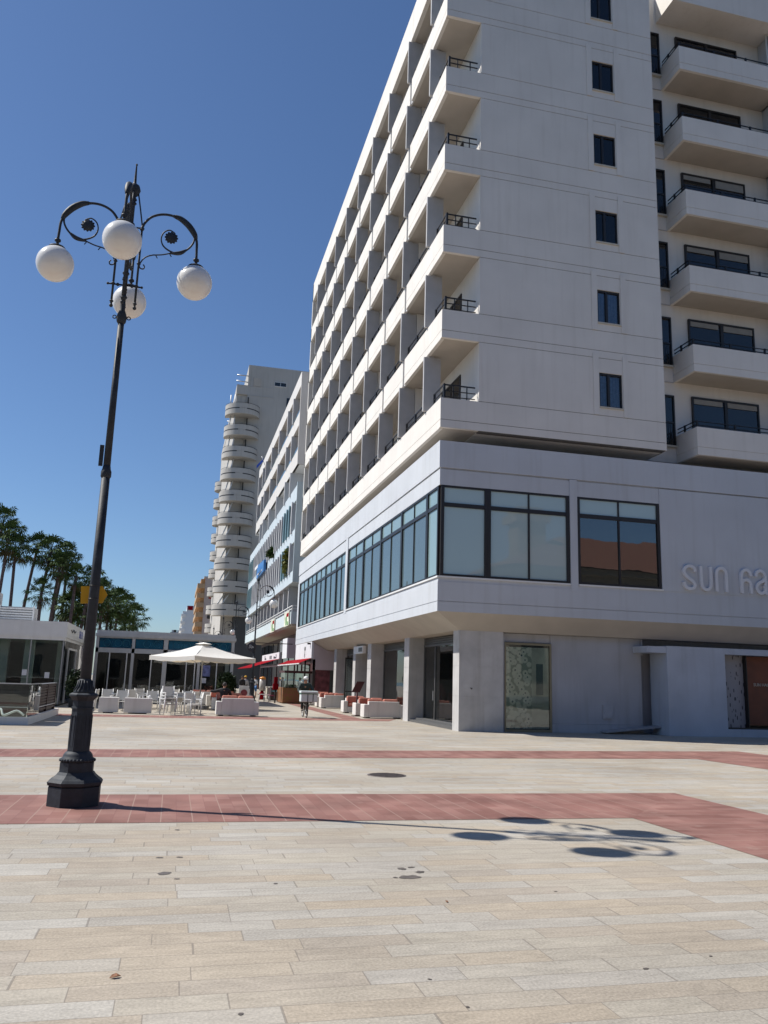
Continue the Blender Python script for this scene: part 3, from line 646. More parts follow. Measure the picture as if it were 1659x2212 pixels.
# fork emblem
fk = MB()
for j in range(5): fk.tube([(9.045, 59.2+j*.13, 3.95-.03*abs(j-2)), (9.045, 59.25+j*.105, 3.72), (9.045, 59.46, 3.62)], .014, 5)
fk.tube([(9.045, 59.46, 3.62), (9.045, 59.46, 3.15)], .018, 5); fk.box(9.03, 9.06, 59.38, 59.54, 3.3, 3.42)
sp(fk, 'emblem', mat('emblem_grey', (.12, .12, .13), .5), shop)
sp(MB().box(8.85, 9.05, 57.0, 57.2, 4.0, 4.12), 'spotlight', DARKM, shop)
def awning(y0, y1, x0, x1, z0, z1, lab, stripes=False):
    t = thing('awning', lab, 'awning', (x0, y0, z0), group='red shop awnings'); L0 = (x0, y0)
    b = MB(); n = 12
    for i in range(n):
        a, c_ = y0+(y1-y0)*i/n, y0+(y1-y0)*(i+1)/n
        b.prism([(x0, z0), (x1, z1), (x1, z1-.015), (x0, z0-.015)], a, c_)
    b.v = [(p[0]-x0, p[1]-y0, p[2]-z0) for p in b.v]; b.build('canvas', RED, t)
    v = MB(); n = 30
    for i in range(n):
        a, c_ = y0+(y1-y0)*i/n, y0+(y1-y0)*(i+1)/n; d = .07+.01*math.sin(i*2.1)
        v.box(x1-.01, x1+.005, a, c_, z1-d, z1)
    v.v = [(p[0]-x0, p[1]-y0, p[2]-z0) for p in v.v]
    v.build('valance', WPAINT if not stripes else RED, t)
    fr = MB().tube([(0, .1, -.5), (x1-x0, .1, z1-z0-.03)], .02, 6).tube([(0, y1-y0-.1, -.5), (x1-x0, y1-y0-.1, z1-z0-.03)], .02, 6)
    fr.build('arm', DARKM, t); return t
awning(56.5, 68.5, 9.05, 8.25, 3.08, 2.72, 'plain red awning with white front edge over the corner shop')
awning(73.5, 89.0, 9.05, 6.6, 3.35, 2.55, 'wider red awning with red valance further along the street', True)

# ================================================================ OFFICE BUILDING behind
ob = thing('office_building', 'white and pale blue office block with slim vertical fins, beyond the hotel', 'building', (9.05, 68.2, 0))
OL = (9.05, 68.2)
def op(mb, name, m, par=None): return sp(mb, name, m, par or ob, OL)
OFIN = mat('office_fin', (.50, .50, .51), .8, var=.05, scale=1); TEALF = mat('teal_fin', (.20, .31, .33), .3, var=.1, scale=1)
OW = mat('office_white', (.60, .58, .56), .75, var=.04, scale=.4, stain=.12)
op(MB().box(11, 20, 68.9, 106.3, 18, 28.0).box(9.05, 20, 68.9, 69.1, 19.8, 28.2).box(9.05, 20, 106.2, 106.4, 19.6, 28.2).box(9.1, 11, 69, 106, 19.8, 20.0).box(9.1, 11, 69, 106, 23.4, 23.6).box(9.1, 11, 69, 106, 27, 27.2), 'upper_wall', OW)
op(MB().box(9.05, 9.25, 69.1, 106.2, 26.95, 28.25), 'roof_parapet', OW)
op(MB().box(9.05, 9.25, 69.1, 106.2, 23.35, 24.55), 'balcony_parapet', OW)
op(MB().box(9.05, 9.25, 69.1, 106.2, 19.8, 21.15), 'balcony_parapet', OW)
for z in (24.55, 21.15): op(MB().box(9.1, 9.12, 69.2, 106.1, z, z+.35), 'glass_rail', GL_TEAL)
OFY = [72.8, 76.6, 83.3, 90.1, 96.4, 99.8, 105.0]
for zz in (24.55, 21.15):
    for y in OFY: op(MB().box(8.92, 10.3, y, y+.32, zz-.02, zz+2.42 if zz > 24 else zz+2.2), 'fin_panel', OFIN)
for zz in (24.6, 21.2):
    for a, b2 in zip([69.3]+OFY, OFY+[106]):
        op(MB().box(10.94, 10.99, a+.4, b2-.4, zz-.8, zz+2.0), 'window', GL_DARK)
for y in OFY[:-1]: op(MB().box(8.92, 10.2, y-.5, y-.2, 17.6, 19.8), 'fin_panel', OFIN)
# pale blue lower block
op(MB().box(10.6, 20, 68.4, 112.6, 6, 17.9).box(9.05, 20, 68.1, 68.3, 9.5, 18.05).box(9.05, 20, 112.5, 112.7, 6, 17.6), 'lower_wall', mat('pale_blue_side', (.42, .50, .54), .7, var=.05, scale=.4, stain=.12))
op(MB().box(9.05, 9.25, 68.3, 112.5, 16.5, 17.75).box(9.06, 20, 68.3, 112.5, 17.75, 17.8), 'parapet', LBLUE)
op(MB().box(9.05, 9.25, 68.3, 112.5, 12.9, 14.0).box(9.25, 10.6, 68.3, 112.5, 12.95, 13.1), 'parapet', LBLUE)
op(MB().box(9.05, 9.25, 68.3, 112.5, 9.5, 10.45).box(9.25, 10.6, 68.3, 112.5, 9.55, 9.7), 'parapet', LBLUE)
n = 25
for zz, zt in ((14.0, 16.5), (10.45, 12.9)):
    for i in range(n):
        y = 69.9+i*1.73
        f = MB().prism([(8.90, y), (8.90, y+.38), (9.85, y+.1), (9.85, y)], zz-.14, zt+.12, 'z')
        op(f, 'fin_panel', TEALF if (i in (1, 2, 3) or i > 20) else OFIN)
    op(MB().box(10.5, 10.55, 68.5, 112.3, zz, zt), 'window_band', GL_DARK)
# gallery
op(MB().box(9.05, 9.2, 68.0, 112.3, 6.05, 7.05).box(9.05, 11, 67.85, 68.0, 6.05, 7.05), 'gallery_parapet', mat('pale_green_panel', (.58, .65, .67), .5, var=.05, stain=.1))
op(MB().box(9.2, 20, 68.0, 112.3, 5.9, 6.05), 'gallery_floor', SOFF)
rl = MB()
for z in (7.3, 7.55): rl.box(9.12, 9.17, 68.0, 112.3, z-.03, z+.03); rl.box(9.12, 11, 67.9, 67.96, z-.03, z+.03)
for i in range(28): rl.box(9.12, 9.17, 68+i*1.63, 68.06+i*1.63, 7.05, 7.55)
op(rl, 'gallery_railing', WPAINT)
for i in range(12):
    y = 72.2+i*3.4; op(MB().box(9.3, 10.3, y, y+.3, 6.9, 9.5), 'fin_panel', OFIN)
op(MB().box(10.56, 10.59, 69, 112, 6.2, 9.4), 'window_band', GL_DARK)
# ground floor
op(MB().box(11.2, 20, 68.6, 112, 0, 5.9), 'shopfront_wall', REDW)
for i in range(9):
    y = 70.2+i*4.6; op(MB().box(11.1, 11.2, y, y+3.6, 3.2, 5.5), 'window', GL_DARK); op(MB().box(11.1, 11.2, y, y+3.6, .1, 2.9), 'shop_window', GL_DARK)
op(MB().box(9.0, 9.12, 69.0, 71.9, 3.3, 4.95), 'white_panel', SHOPW)
op(MB().box(9.12, 11.2, 69.0, 69.2, 3.3, 4.95), 'side_panel', PINK)
lv = MB()
for i in range(9): lv.box(9.0, 9.06, 71.9, 73.6, 3.9+i*.11, 3.96+i*.11)
op(lv, 'louvre', GREYM)
sg = thing('shop_sign', 'white shop fascia sign with three small dark marks above the further red awning', 'sign', (9.0, 74, 3.3))
MB().box(0, .12, 0, 14.5, 0, .62).build('board', SHOPW, sg)
mk = MB()
for y, h, w_ in ((11.4, .38, .5), (10.5, .16, .9), (7.0, .32, .4), (6.2, .32, .5), (5.6, .3, .3), (3.3, .2, .8), (2.0, .36, .4), (2.4, .12, 1.1)): mk.box(-.012, 0, y, y+w_, .12, .12+h)
mk.build('lettering', mat('sign_black', (.03, .03, .04)), sg)
rs = thing('round_sign', 'round black sign with pale scribble hung by the second lamp post', 'sign', (5.85, 66, 4.0))
MB().lathe([(.37, -.05), (.39, 0), (.37, .05)], 28).move(Matrix.Rotation(R(90), 4, 'X')).build('disc', mat('sign_black', (.03, .03, .04)), rs)
MB().tube(smooth([(-.2, -.07, -.12), (-.16, -.07, .12), (-.05, -.07, .1), (-.1, -.07, -.02), (0, -.07, -.1), (.03, -.07, .06), (.1, -.07, -.08), (.16, -.07, .05), (.22, -.07, -.05)]), .018, 5).build('lettering', WPAINT, rs)
MB().box(.3, 3.2, -.03, .03, .3, .36).build('bracket', DARKM, rs)
# blue banner box + posters
bs = thing('banner_sign', 'tilting bright blue banner sign on the office block', 'sign', (9.0, 90, 12.6))
MB().prism([(-.8, .3), (7.0, .25), (7.0, 1.8), (-.8, 1.55)], -.35, -.1, 'x').build('board', mat('bright_blue', (.04, .17, .42), .5, var=.1, scale=.5), bs)
MB().box(-.365, -.352, .8, 5.6, .55, .72).box(-.77, -.752, 1.4, 4.8, .95, 1.3).build('lettering', SHOPW, bs)
PST = mat('flower_poster', (.62, .62, .45), .5, var=.5, scale=2.2, col2=(.75, .70, .55))
for y, lab in ((68.4, 'pale floral poster with red title, nearest end of the office gallery'), (78.6, 'pale floral poster with red title, further along the office gallery')):
    t = thing('poster', lab, 'poster', (9.0, y, 5.95), group='posters on the gallery parapet')
    MB().box(-.05, 0, 0, 3.0, 0, 1.2).build('sheet', PST, t)
    MB().box(-.06, -.05, .2, 1.6, .75, 1.05).build('title', RED, t)
    MB().box(-.06, -.05, 1.3, 2.0, .1, .8).box(-.061, -.05, .3, .9, .05, .35).build('leaf_motif', mat('poster_green', (.12, .3, .08), .5, var=.4, scale=5), t)
fl = thing('flag', 'small blue and white flag leaning out from the office roof edge', 'flag', (8.9, 98.5, 27.6))
b = MB(); b.tube([(0.1, 0, -.6), (-.35, 0, .5)], .04, 6); b.build('pole', GREYM, fl)
b = MB()
for i in range(8):
    x0, x1 = -i*.22, -(i+1)*.22; a, c_ = .12*math.sin(i*.9), .12*math.sin((i+1)*.9)
    b.quad((x0, a, -i*.28), (x1, c_, -(i+1)*.28), (x1, c_, -(i+1)*.28+.9), (x0, a, -i*.28+.9))
b.v = [(p[0]*.45-.1, p[1]*.45, p[2]*.45-.1) for p in b.v]; b.build('cloth', mat('flag_blue', (.04, .10, .45), .8, var=.2, scale=1), fl)

# ================================================================ ROUND BALCONY TOWER
tw = thing('apartment_tower', 'tall cream apartment tower with stacks of round balconies', 'building', (8, 125, 0))
TL = (8, 125)
def tp(mb, name, m, par=None): return sp(mb, name, m, par or tw, TL)
w_ = MB(); w_.box(8.03, 24, 125, 170, 10.4, 49.85); w_.box(6.35, 8.03, 125, 168, 44.9, 46.4); w_.box(6.40, 8.03, 125.4, 168, 10.4, 44.9)
tp(w_, 'wall', CREAM)
tp(MB().box(8.1, 24, 124.9, 170, 0, 10.4), 'base_wall', DGREY); tp(MB().box(6.3, 8.05, 126, 168, 0, 10.4), 'base_wall', CREAM)
tp(MB().box(8.03, 12, 124.93, 124.99, 44.8, 44.86).box(6.35, 12, 124.95, 124.99, 46.35, 46.42), 'joint_line', FIN)
tp(MB().box(8.85, 10.05, 124.9, 125.0, 46.45, 47.75), 'panel', SOFF)
f = tp(MB().box(12.15, 14.05, 124.9, 125.0, 46.75, 46.82).box(12.15, 14.05, 124.9, 125, 47.43, 47.5).box(12.15, 12.2, 124.9, 125, 46.8, 47.45).box(14.0, 14.05, 124.9, 125, 46.8, 47.45).box(13.08, 13.13, 124.9, 125, 46.8, 47.45), 'window', WPAINT)
tp(MB().box(12.2, 14.0, 124.93, 124.98, 46.8, 47.45), 'pane', GL_DARK, f)
tp(MB().box(14.2, 14.9, 124.9, 125, 43.6, 45.0), 'window', GL_DARK)
tp(MB().tube([(6.25, 125.2, 48.05), (8.2, 125.2, 48.05)], .09, 6).tube([(6.2, 125.2, 47.1), (8.2, 125.2, 47.0)], .09, 6).tube([(6.25, 150.2, 48.05), (8.2, 150.2, 48.05)], .09, 6), 'pergola_beam', GREYM)
def balc(cx, cy, r, z, parent, main=True, a0=-200, a1=40):
    n = 40; b = MB(); hgt = 1.62
    def arc(rr, zz): return [(cx+rr*math.cos(R(a0+(a1-a0)*i/n)), cy+rr*math.sin(R(a0+(a1-a0)*i/n)), zz) for i in range(n+1)]
    def band(zz0, zz1, rin, rout):
        A, B_, C_, D_ = arc(rout, zz0), arc(rout, zz1), arc(rin, zz1), arc(rin, zz0)
        for u_, v_ in ((A, B_), (B_, C_), (C_, D_), (D_, A)): b.loft([u_, v_], True, cap=False, closed=False)
    band(z-hgt, z-.78, r-.12, r); band(z-.74, z, r-.12, r); band(z-.8, z-.72, r-.12, r-.07)
    ring = arc(r-.1, z-hgt+.02)+[(cx, cy+.0, z-hgt+.02)]
    b.quad(*ring); b.quad(*[(p[0], p[1], p[2]+.2) for p in ring])
    o = tp(b, 'round_balcony', CREAM, parent)
    rb = MB(); rr = arc(r-.03, z+.12)
    rb.tube(rr[::3], .03, 5); tp(rb, 'railing', DARKM, o)
    sl_ = MB()
    for q0, q1 in ((3, 17), (20, 36)):
        A = [(cx+(r+.003)*math.cos(R(a0+(a1-a0)*i/n)), cy+(r+.003)*math.sin(R(a0+(a1-a0)*i/n)), z-.86) for i in range(q0, q1)]
        sl_.loft([A, [(p[0], p[1], z-.70) for p in A]], True, cap=False, closed=False)
    tp(sl_, 'slot', DARKM, o)
    return o
for i in range(10):
    z = 42.75-i*3.42
    balc(7.5, 125.4, 2.65, z, tw)
    if i: pass
    # rails/columns between balconies
    tp(MB().tube([(5.55, 124.4, z-.1), (5.55+.12*i, 124.9, z+1.75)], .10, 6).tube([(6.15, 123.9, z-.1), (6.2+.12*i, 124.4, z+1.75)], .10, 6), 'column', WPAINT)
    tp(MB().box(8.15, 8.3, 124.8, 124.99, z-.2, z+1.7), 'door_edge', DARKI)
for i in range(9):
    z = 38.6-i*3.42
    balc(7.7, 161, 2.45, z, tw, a0=-230, a1=-60)
# ochre block
oc = thing('apartment_block', 'ochre apartment block with stacked balconies beyond the round tower', 'building', (5, 200, 0)); OCL = (5, 200)
def ocp(mb, n_, m, L0=OCL, par=oc): return sp(mb, n_, m, par, L0)
ocp(MB().box(5.9, 14, 200, 230, 0, 24.4), 'wall', mat('greige_render', (.44, .38, .36), .8, var=.06, scale=.2))
ocp(MB().box(5.6, 9.5, 199.9, 230, 24.4, 24.75), 'roof', FIN)
for i in range(10):
    z = 23.0-i*2.25
    if z < 2: break
    ocp(MB().box(4.2, 5.9, 199.8, 226, z-1.15, z), 'balcony', ORB)
    ocp(MB().box(4.95, 5.9, 200.2, 226, z, z+1.1), 'balcony_recess', mat('ochre_back', (.45, .24, .10), .8))
for a, b2, z0, z1, m in ((6.95, 8.35, 19.5, 20.7, RED), (6.9, 8.4, 14.8, 15.6, DARKI), (6.8, 8.3, 12.4, 12.7, DARKI)):
    ocp(MB().box(a, b2, 199.85, 199.99, z0, z1), 'window', m)
# white block
wb = thing('apartment_block', 'distant white apartment block with stepped balconies beyond the ochre one', 'building', (3, 300, 0)); WL = (3, 300)
def wp(mb, n_, m): return sp(mb, n_, m, wb, WL)
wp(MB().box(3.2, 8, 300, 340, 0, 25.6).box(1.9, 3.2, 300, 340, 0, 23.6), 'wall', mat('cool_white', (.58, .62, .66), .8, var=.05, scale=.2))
for i in range(9):
    z = 22.6-i*2.5
    wp(MB().box(1.5-.16*i if i < 5 else .8, 3.0, 299.6, 335, z-.9, z), 'balcony', WPAINT)
wp(MB().box(3.55, 5.3, 299.8, 299.95, 24.1, 25.5), 'roof_sign', RED)
random.seed(11)
for i, (x, y, wd, h, lab) in enumerate([(-2.5, 420, 5, 22, 'pale low block on the skyline just left of the white apartment block'), (-11, 460, 8, 21, 'low grey block on the skyline, second from the white apartment block'), (-21, 500, 9, 22, 'low block on the skyline behind the cafe roof, nearest the palms')]):
    t = thing('distant_building', lab, 'building', (x, y, 0), group='low buildings on the skyline')
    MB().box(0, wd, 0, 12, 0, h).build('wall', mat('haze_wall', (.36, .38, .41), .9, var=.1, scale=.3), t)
    q = MB()
    for k in range(4): a = random.uniform(0, wd-1.5); q.box(a, a+1.2, 2, 3.5, h, h+random.uniform(.6, 1.6))
    q.build('roof_tank', FIN, t)
# ================================================================ villa behind the camera (seen only in the panes)
vl = thing('villa', 'stone villa with red hipped tile roof reflected in the hotel windows', 'building', (37, -6, .9))
MB().box(-13, 16, -12, 7, 0, 9.0).box(-13.8, 16.8, -12.8, 7.8, 9.0, 9.4).build('wall', mat('villa_stone', (.30, .27, .22), .8, var=.12), vl)
rf = MB(); A = [(-14.2, -13.2, 9.4), (17.2, -13.2, 9.4), (17.2, 8.2, 9.4), (-14.2, 8.2, 9.4)]; rf.quad(A[0], A[1], (7, -2.5, 13.6), (-5, -2.5, 13.6)); rf.quad(A[2], A[3], (-5, -2.5, 13.6), (7, -2.5, 13.6)); rf.quad(A[1], A[2], (7, -2.5, 13.6)); rf.quad(A[3], A[0], (-5, -2.5, 13.6))
rf.build('roof', mat('roof_tiles', (.20, .095, .065), .8, var=.25, scale=2, stretch=(8, 1, 1)), vl)
MB().box(-10.5, -8.2, -1, 1.3, 9.4, 15.2).box(-10.9, -7.8, -1.4, 1.7, 14.0, 14.6).build('chimney', mat('chimney_stone', (.30, .22, .14), .8), vl)
for i in range(7):
    MB().box(-12+i*3.9, -10.3+i*3.9, 7, 7.08, 1.2, 3.8).build('window', GL_DARK, vl); MB().box(-12+i*3.9, -10.3+i*3.9, 7, 7.08, 5.2, 7.6).build('window', GL_DARK, vl)
bb = thing('sky_cut_block', 'long dark block added behind the viewer to cut sky light', 'building', (-45, -34, 0))  # unseen block added to hold sky light off the shaded end face
MB().box(0, 66, 0, 12, 0, 19).box(-.4, 66.4, -.4, 12.4, 19, 19.5).build('wall', mat('sky_cut_stone', (.16, .14, .12), .8, var=.15), bb)
for i in range(15):
    for k in range(5): MB().box(2+i*4.2, 4+i*4.2, 12, 12.08, 1.2+k*3.6, 3.5+k*3.6).build('window', GL_DARK, bb)
# ================================================================ LEFT: glass kiosk and cafe
ko = thing('glass_pavilion', 'flat roofed glass pavilion with deep white roof edge at the far left', 'building', (-5.25, 44.3, 0)); KL = (-5.25, 44.3)
def kp(mb, n_, m, par=None): return sp(mb, n_, m, par or ko, KL)
kp(MB().box(-30, -5.25, 44.3, 60, 3.35, 4.12).box(-29.9, -5.3, 44.35, 60, 3.2, 3.36), 'roof', WPAINT)
gl = kp(MB().box(-30, -5.36, 44.44, 44.455, .1, 3.2).box(-5.36, -5.345, 44.45, 58, .1, 3.2), 'glass_wall', GL_CLEAR)
q = MB()
for x in (-5.4, -6.9, -8.6, -10.2, -13): kp(MB().box(x, x+.05, 44.4, 44.47, .1, 3.2), 'glass_joint', GREYM)
kp(MB().box(-7.3, -6.85, 45.3, 45.7, 0, 3.2).box(-8.6, -8.1, 45.6, 45.9, 0, 3.2).box(-5.9, -5.7, 46.5, 46.7, 0, 3.2).box(-12, -11.6, 46, 46.4, 0, 3.2), 'column', WPAINT)
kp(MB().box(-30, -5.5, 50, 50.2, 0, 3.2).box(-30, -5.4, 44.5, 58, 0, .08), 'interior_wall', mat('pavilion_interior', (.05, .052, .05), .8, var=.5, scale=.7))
kp(MB().box(-13, -8.3, 47, 47.3, 1.6, 2.9).box(-30, -6, 47.5, 48.2, .1, 1.1), 'counter', DARKI)
for x, z in ((-7.15, 1.45), (-9.2, 1.5), (-6.1, 1.35)): kp(MB().box(x, x+.22, 44.40, 44.41, z, z+.28), 'notice', SHOPW)
# door leaf on the side
kp(MB().box(-5.38, -5.30, 46.4, 46.5, .1, 2.9).box(-5.38, -5.30, 50, 50.1, .1, 2.9).box(-5.38, -5.3, 46.5, 50, 2.8, 2.9), 'door_frame', WPAINT)
kp(MB().tube(smooth([(-5.24, 46.0, 3.8), (-5.24, 46.6, 3.7), (-5.24, 47.0, 3.85), (-5.24, 47.6, 3.72), (-5.24, 48.0, 3.82)]), .03, 5), 'lettering', DARKM)
kp(MB().box(-5.25, -5.235, 50.0, 50.3, 3.55, 3.95).box(-5.25, -5.235, 50.6, 50.9, 3.55, 3.95).box(-5.25, -5.235, 50.3, 50.6, 3.7, 3.8).box(-5.25, -5.235, 51.3, 51.6, 3.55, 3.95), 'lettering', mat('sign_blue', (.06, .08, .35), .5))
# roof plant
for x0, x1, z1, lab in ((-14.0, -9.15, 5.75, 'tall white louvred unit on the pavilion roof'), (-9.05, -7.3, 5.0, 'lower white louvred unit on the pavilion roof, right one')):
    a = thing('air_conditioner', lab, 'air conditioner', (x0, 47, 4.12), group='louvred units on the pavilion roof'); H = z1-4.12
    MB().box(.05, x1-x0-.05, .08, 1.5, 0, H-.05).build('casing', FIN, a)
    q = MB()
    for i in range(int(H/.13)): q.box(0, x1-x0, 0, .07, .05+i*.13, .12+i*.13)
    q.box(0, .08, -.02, .08, 0, H).box(x1-x0-.08, x1-x0, -.02, .08, 0, H).build('louvre', WPAINT, a)
# glass balustrade in front
bl = thing('glass_balustrade', 'low frameless glass balustrade on a white kerb in front of the pavilion', 'fence', (-4.3, 28.9, 0)); BL = (-4.3, 28.9)
def bp_(mb, n_, m): return sp(mb, n_, m, bl, BL)
bp_(MB().box(-30, -4.3, 28.9, 29.02, 0, .24).box(-4.42, -4.3, 29.02, 36.2, 0, .24), 'kerb', WPAINT)
q = MB(); 
for i in range(14): q.box(-4.36-(i+1)*1.7+.02, -4.36-i*1.7, 28.95, 28.965, .24, 1.26)
bp_(q, 'glass_panel', GL_CLEAR)
q = MB()
for i in range(2): q.box(-4.37, -4.355, 29.0+i*1.15, 30.13+i*1.15, .24, 1.26)
bp_(q, 'glass_panel', GL_CLEAR)
bp_(MB().box(-30, -4.35, 28.94, 28.975, 1.25, 1.275).box(-4.38, -4.345, 28.98, 31.3, 1.25, 1.275), 'top_rail', GREYM)
bp_(MB().tube(smooth([(-5.6, 29.6, .28), (-5.3, 29.7, .45), (-5.15, 29.5, .26), (-4.8, 29.6, .4), (-4.55, 29.5, .28)]), .035, 6), 'rope', WPAINT)
t = thing('slatted_screen', 'dark brown slatted screen with white notice behind the glass balustrade', 'screen', (-4.72, 31.2, 0), group='brown slatted screens')
q = MB()
for i in range(9): q.box(-25, 0, 0, .05, .32+i*.1, .39+i*.1)
q.box(-25, -.02, .06, .1, 0, 1.22).build('slats', BROWN, t)
MB().box(-25, .03, -.02, .09, 1.22, 1.25).build('rail', WPAINT, t); MB().box(-25, .02, -.03, 0, .44, .465).build('lower_rail', WPAINT, t)
MB().box(-1.05, -.93, -.03, -.01, .62, .82).box(-1.05, -.93, -.03, -.01, .5, .56).build('notice', SHOPW, t)
t = thing('slatted_screen', 'dark slatted screen running back along the kerb from the glass corner', 'screen', (-4.45, 31.5, 0), group='brown slatted screens')
q = MB()
for i in range(9): q.box(-.05, 0, 0, 4.4, .32+i*.1, .39+i*.1)
for y in (0, 2.1, 4.3): q.box(-.07, .02, y, y+.1, 0, 1.22)
q.box(-.1, -.06, 0, 4.4, 0, 1.2).build('slats', BROWN, t)
MB().box(-.1, .03, 0, 4.42, 1.22, 1.25).build('rail', GREYM, t); MB().box(.0, .03, 0, 4.4, .44, .465).build('lower_rail', WPAINT, t)

# cafe
cf = thing('cafe_pavilion', 'white framed cafe pavilion with blue frieze glass behind the terrace', 'building', (-4.5, 52, 0)); CL = (-4.5, 52)
def cp_(mb, n_, m, par=None): return sp(mb, n_, m, par or cf, CL)
q = MB().box(-4.55, 3.65, 51.9, 62, 3.80, 3.98).box(-4.5, 3.6, 51.97, 61.9, 3.98, 4.16).box(-4.5, 3.6, 52, 52.2, 3.72, 3.80).box(-4.5, 3.6, 52, 52.15, 2.87, 3.14)
for x in (-4.5, -2.45, -.62, 1.42, 3.4): q.box(x, x+.17 if x != -.62 else x+.25, 52.0, 52.2, 0 if x != 10 else 3, 3.72)
cp_(q, 'frame', mat('cafe_frame', (.50, .50, .50), .5, var=.04, stain=.1))
fz = MB()
for a, b2 in ((-4.3, -2.48), (-2.25, -.65), (-.34, 1.39), (1.62, 3.37)): fz.box(a, b2, 52.08, 52.1, 3.15, 3.71)
fr = cp_(fz, 'frieze_glass', BLUEG)
orn = MB()
for cx in (-3.9, -3.25, -2.8, -1.6, -1.0, .15, .75, 2.0, 2.45, 2.9):
    pts = [(cx+.2*math.cos(a*math.pi/12), 52.07, 3.43+.2*math.sin(a*math.pi/12)) for a in range(25)]; orn.tube(pts, .014, 4)
    orn.tube([(cx+.25, 52.07, 3.25), (cx+.35, 52.07, 3.6)], .012, 4)
cp_(orn, 'frieze_ornament', mat('frieze_line', (.01, .16, .24), .4), fr)
cp_(MB().box(-4.3, 3.4, 52.1, 52.11, .1, 2.87), 'glass_wall', glassmat('glass_cafe', (.7, .76, .76), .93, (.03, .032, .032)))
q = MB()
for x in (-3.7, -2.72, -1.3, .75, 1.25, 2.55): cp_(MB().box(x, x+.06, 52.03, 52.09, .1, 2.87), 'mullion', WPAINT)
cp_(MB().box(-4.3, 3.5, 59, 59.1, 0, 3.8).box(-4.4, -4.35, 52.3, 61, 0, 3.8), 'interior_wall', mat('cafe_interior', (.045, .042, .04), .8, var=.5, scale=.9))
q = MB(); random.seed(5)
for i in range(16):
    x = random.uniform(-4, 3); z = random.uniform(.4, 1.1); y = random.uniform(53, 58); q.box(x, x+.5, y, y+.5, 0, z)
cp_(q, 'furniture', mat('cafe_dark_red', (.08, .02, .02), .7, var=.4))
cp_(MB().box(1.72, 2.2, 52.0, 52.04, 1.65, 2.3), 'poster', mat('poster_blue', (.15, .17, .35), .6, var=.5, scale=5)); cp_(MB().box(1.7, 2.0, 51.98, 52.02, 1.25, 1.55), 'notice', SHOPW)

# umbrella
um = thing('parasol', 'large square cream parasol shading the cafe terrace', 'parasol', (1.5, 45.5, 0), R(-10))
RR = 2.78; apex = 3.38; rim = 2.66
cs = [(RR*math.cos(k*math.pi/2), RR*math.sin(k*math.pi/2), rim) for k in range(4)]
cn = MB(); N = 14
for k in range(4):
    A, B_ = Vector(cs[k]), Vector(cs[(k+1) % 4]); T = Vector((0, 0, apex)); rows = []
    for i in range(8):
        s_ = i/7; rows.append([T.lerp(A.lerp(B_, j/N), s_)+Vector((0, 0, -.10*math.sin(math.pi*s_)-.07*math.sin(math.pi*j/N)*s_)) for j in range(N+1)])
    for i in range(7):
        for j in range(N): cn.quad(rows[i][j], rows[i+1][j], rows[i+1][j+1], rows[i][j+1], sm=True)
    e = rows[-1]
    for j in range(N):
        d0, d1 = .22+.02*math.sin(j*1.7+k), .22+.02*math.sin((j+1)*1.7+k)
        cn.quad(e[j], e[j]+Vector((0, 0, -d0)), e[j+1]+Vector((0, 0, -d1)), e[j+1], sm=False)
def canvas_mat():
    m = bpy.data.materials.new('parasol_canvas'); m.use_nodes = True; t = m.node_tree; p = t.nodes['Principled BSDF']
    p.inputs['Base Color'].default_value = (.84, .83, .80, 1); p.inputs['Roughness'].default_value = .85
    tl = node(t, 'ShaderNodeBsdfTranslucent'); tl.inputs[0].default_value = (.62, .5, .33, 1)
    mx = node(t, 'ShaderNodeMixShader'); mx.inputs[0].default_value = .28
    t.links.new(p.outputs[0], mx.inputs[1]); t.links.new(tl.outputs[0], mx.inputs[2]); t.links.new(mx.outputs[0], t.nodes['Material Output'].inputs[0])
    return m
co = cn.build('canopy', canvas_mat(), um, recalc=False)
MB().tube([(0, 0, .1), (0, 0, apex+.05)], .035, 10).build('pole', GREYM, um)
b = MB()
for c_ in cs: b.tube([(0, 0, apex-.15), (c_[0]*.97, c_[1]*.97, c_[2]-.03)], .018, 5); b.tube([(0, 0, 2.2), (c_[0]*.5, c_[1]*.5, (apex+rim)/2-.13)], .014, 5)
b.build('rib', GREYM, um)
MB().box(-.45, .45, -.45, .45, 0, .14).build('base', mat('concrete_base', (.2, .19, .18), .8, var=.2), um)
vt = MB()
for k in range(4):
    A, B_ = Vector(cs[k])*.16, Vector(cs[(k+1) % 4])*.16; A.z = B_.z = apex-.05; vt.quad((0, 0, apex+.05), A, B_)
vt.build('vent_flap', MATS['canvas'], um)

# sofas
def sofa(W, D, loc, rz, label, arms=(1, 1), first=None):
    t = thing('outdoor_sofa', label, 'sofa', loc, rz, 'white box sofas with orange cushions')
    f = MB()  # back towards -y
    f.box(.0, W, 0, .28, .05, .76)
    f.box(-.22, 0, 0, D, .05, .62); f.box(W, W+.22, 0, D, .05, .62); f.box(0, W, .28, D, .05, .33)
    f.build('frame', BOXW, t, bevel=.02)
    n = 2 if W > 1.1 else 1
    for i in range(n):
        a, c_ = W*i/n+.02, W*(i+1)/n-.02
        MB().box(a, c_, .29, D-.02, .34, .48).build('seat_cushion', ORANGE, t, bevel=.04)
        MB().box(a, c_, .20, .46, .50, .87).build('back_cushion', ORANGE, t, bevel=.06)
    MB().box(-.1, .1, .1, D-.1, 0, .05).build('foot', DARKM, t); MB().box(W-.1, W+.1, .1, D-.1, 0, .05).build('foot', DARKM, t)
    return t
sofa(1.45, .8, (8.85, 37.95, 0), 0, 'nearest white box sofa right of the street, its back to the viewer')
sofa(1.2, .8, (10.07, 40.65, 0), R(180), 'white sofa facing the nearest right-hand one, orange cushions showing over its left arm')
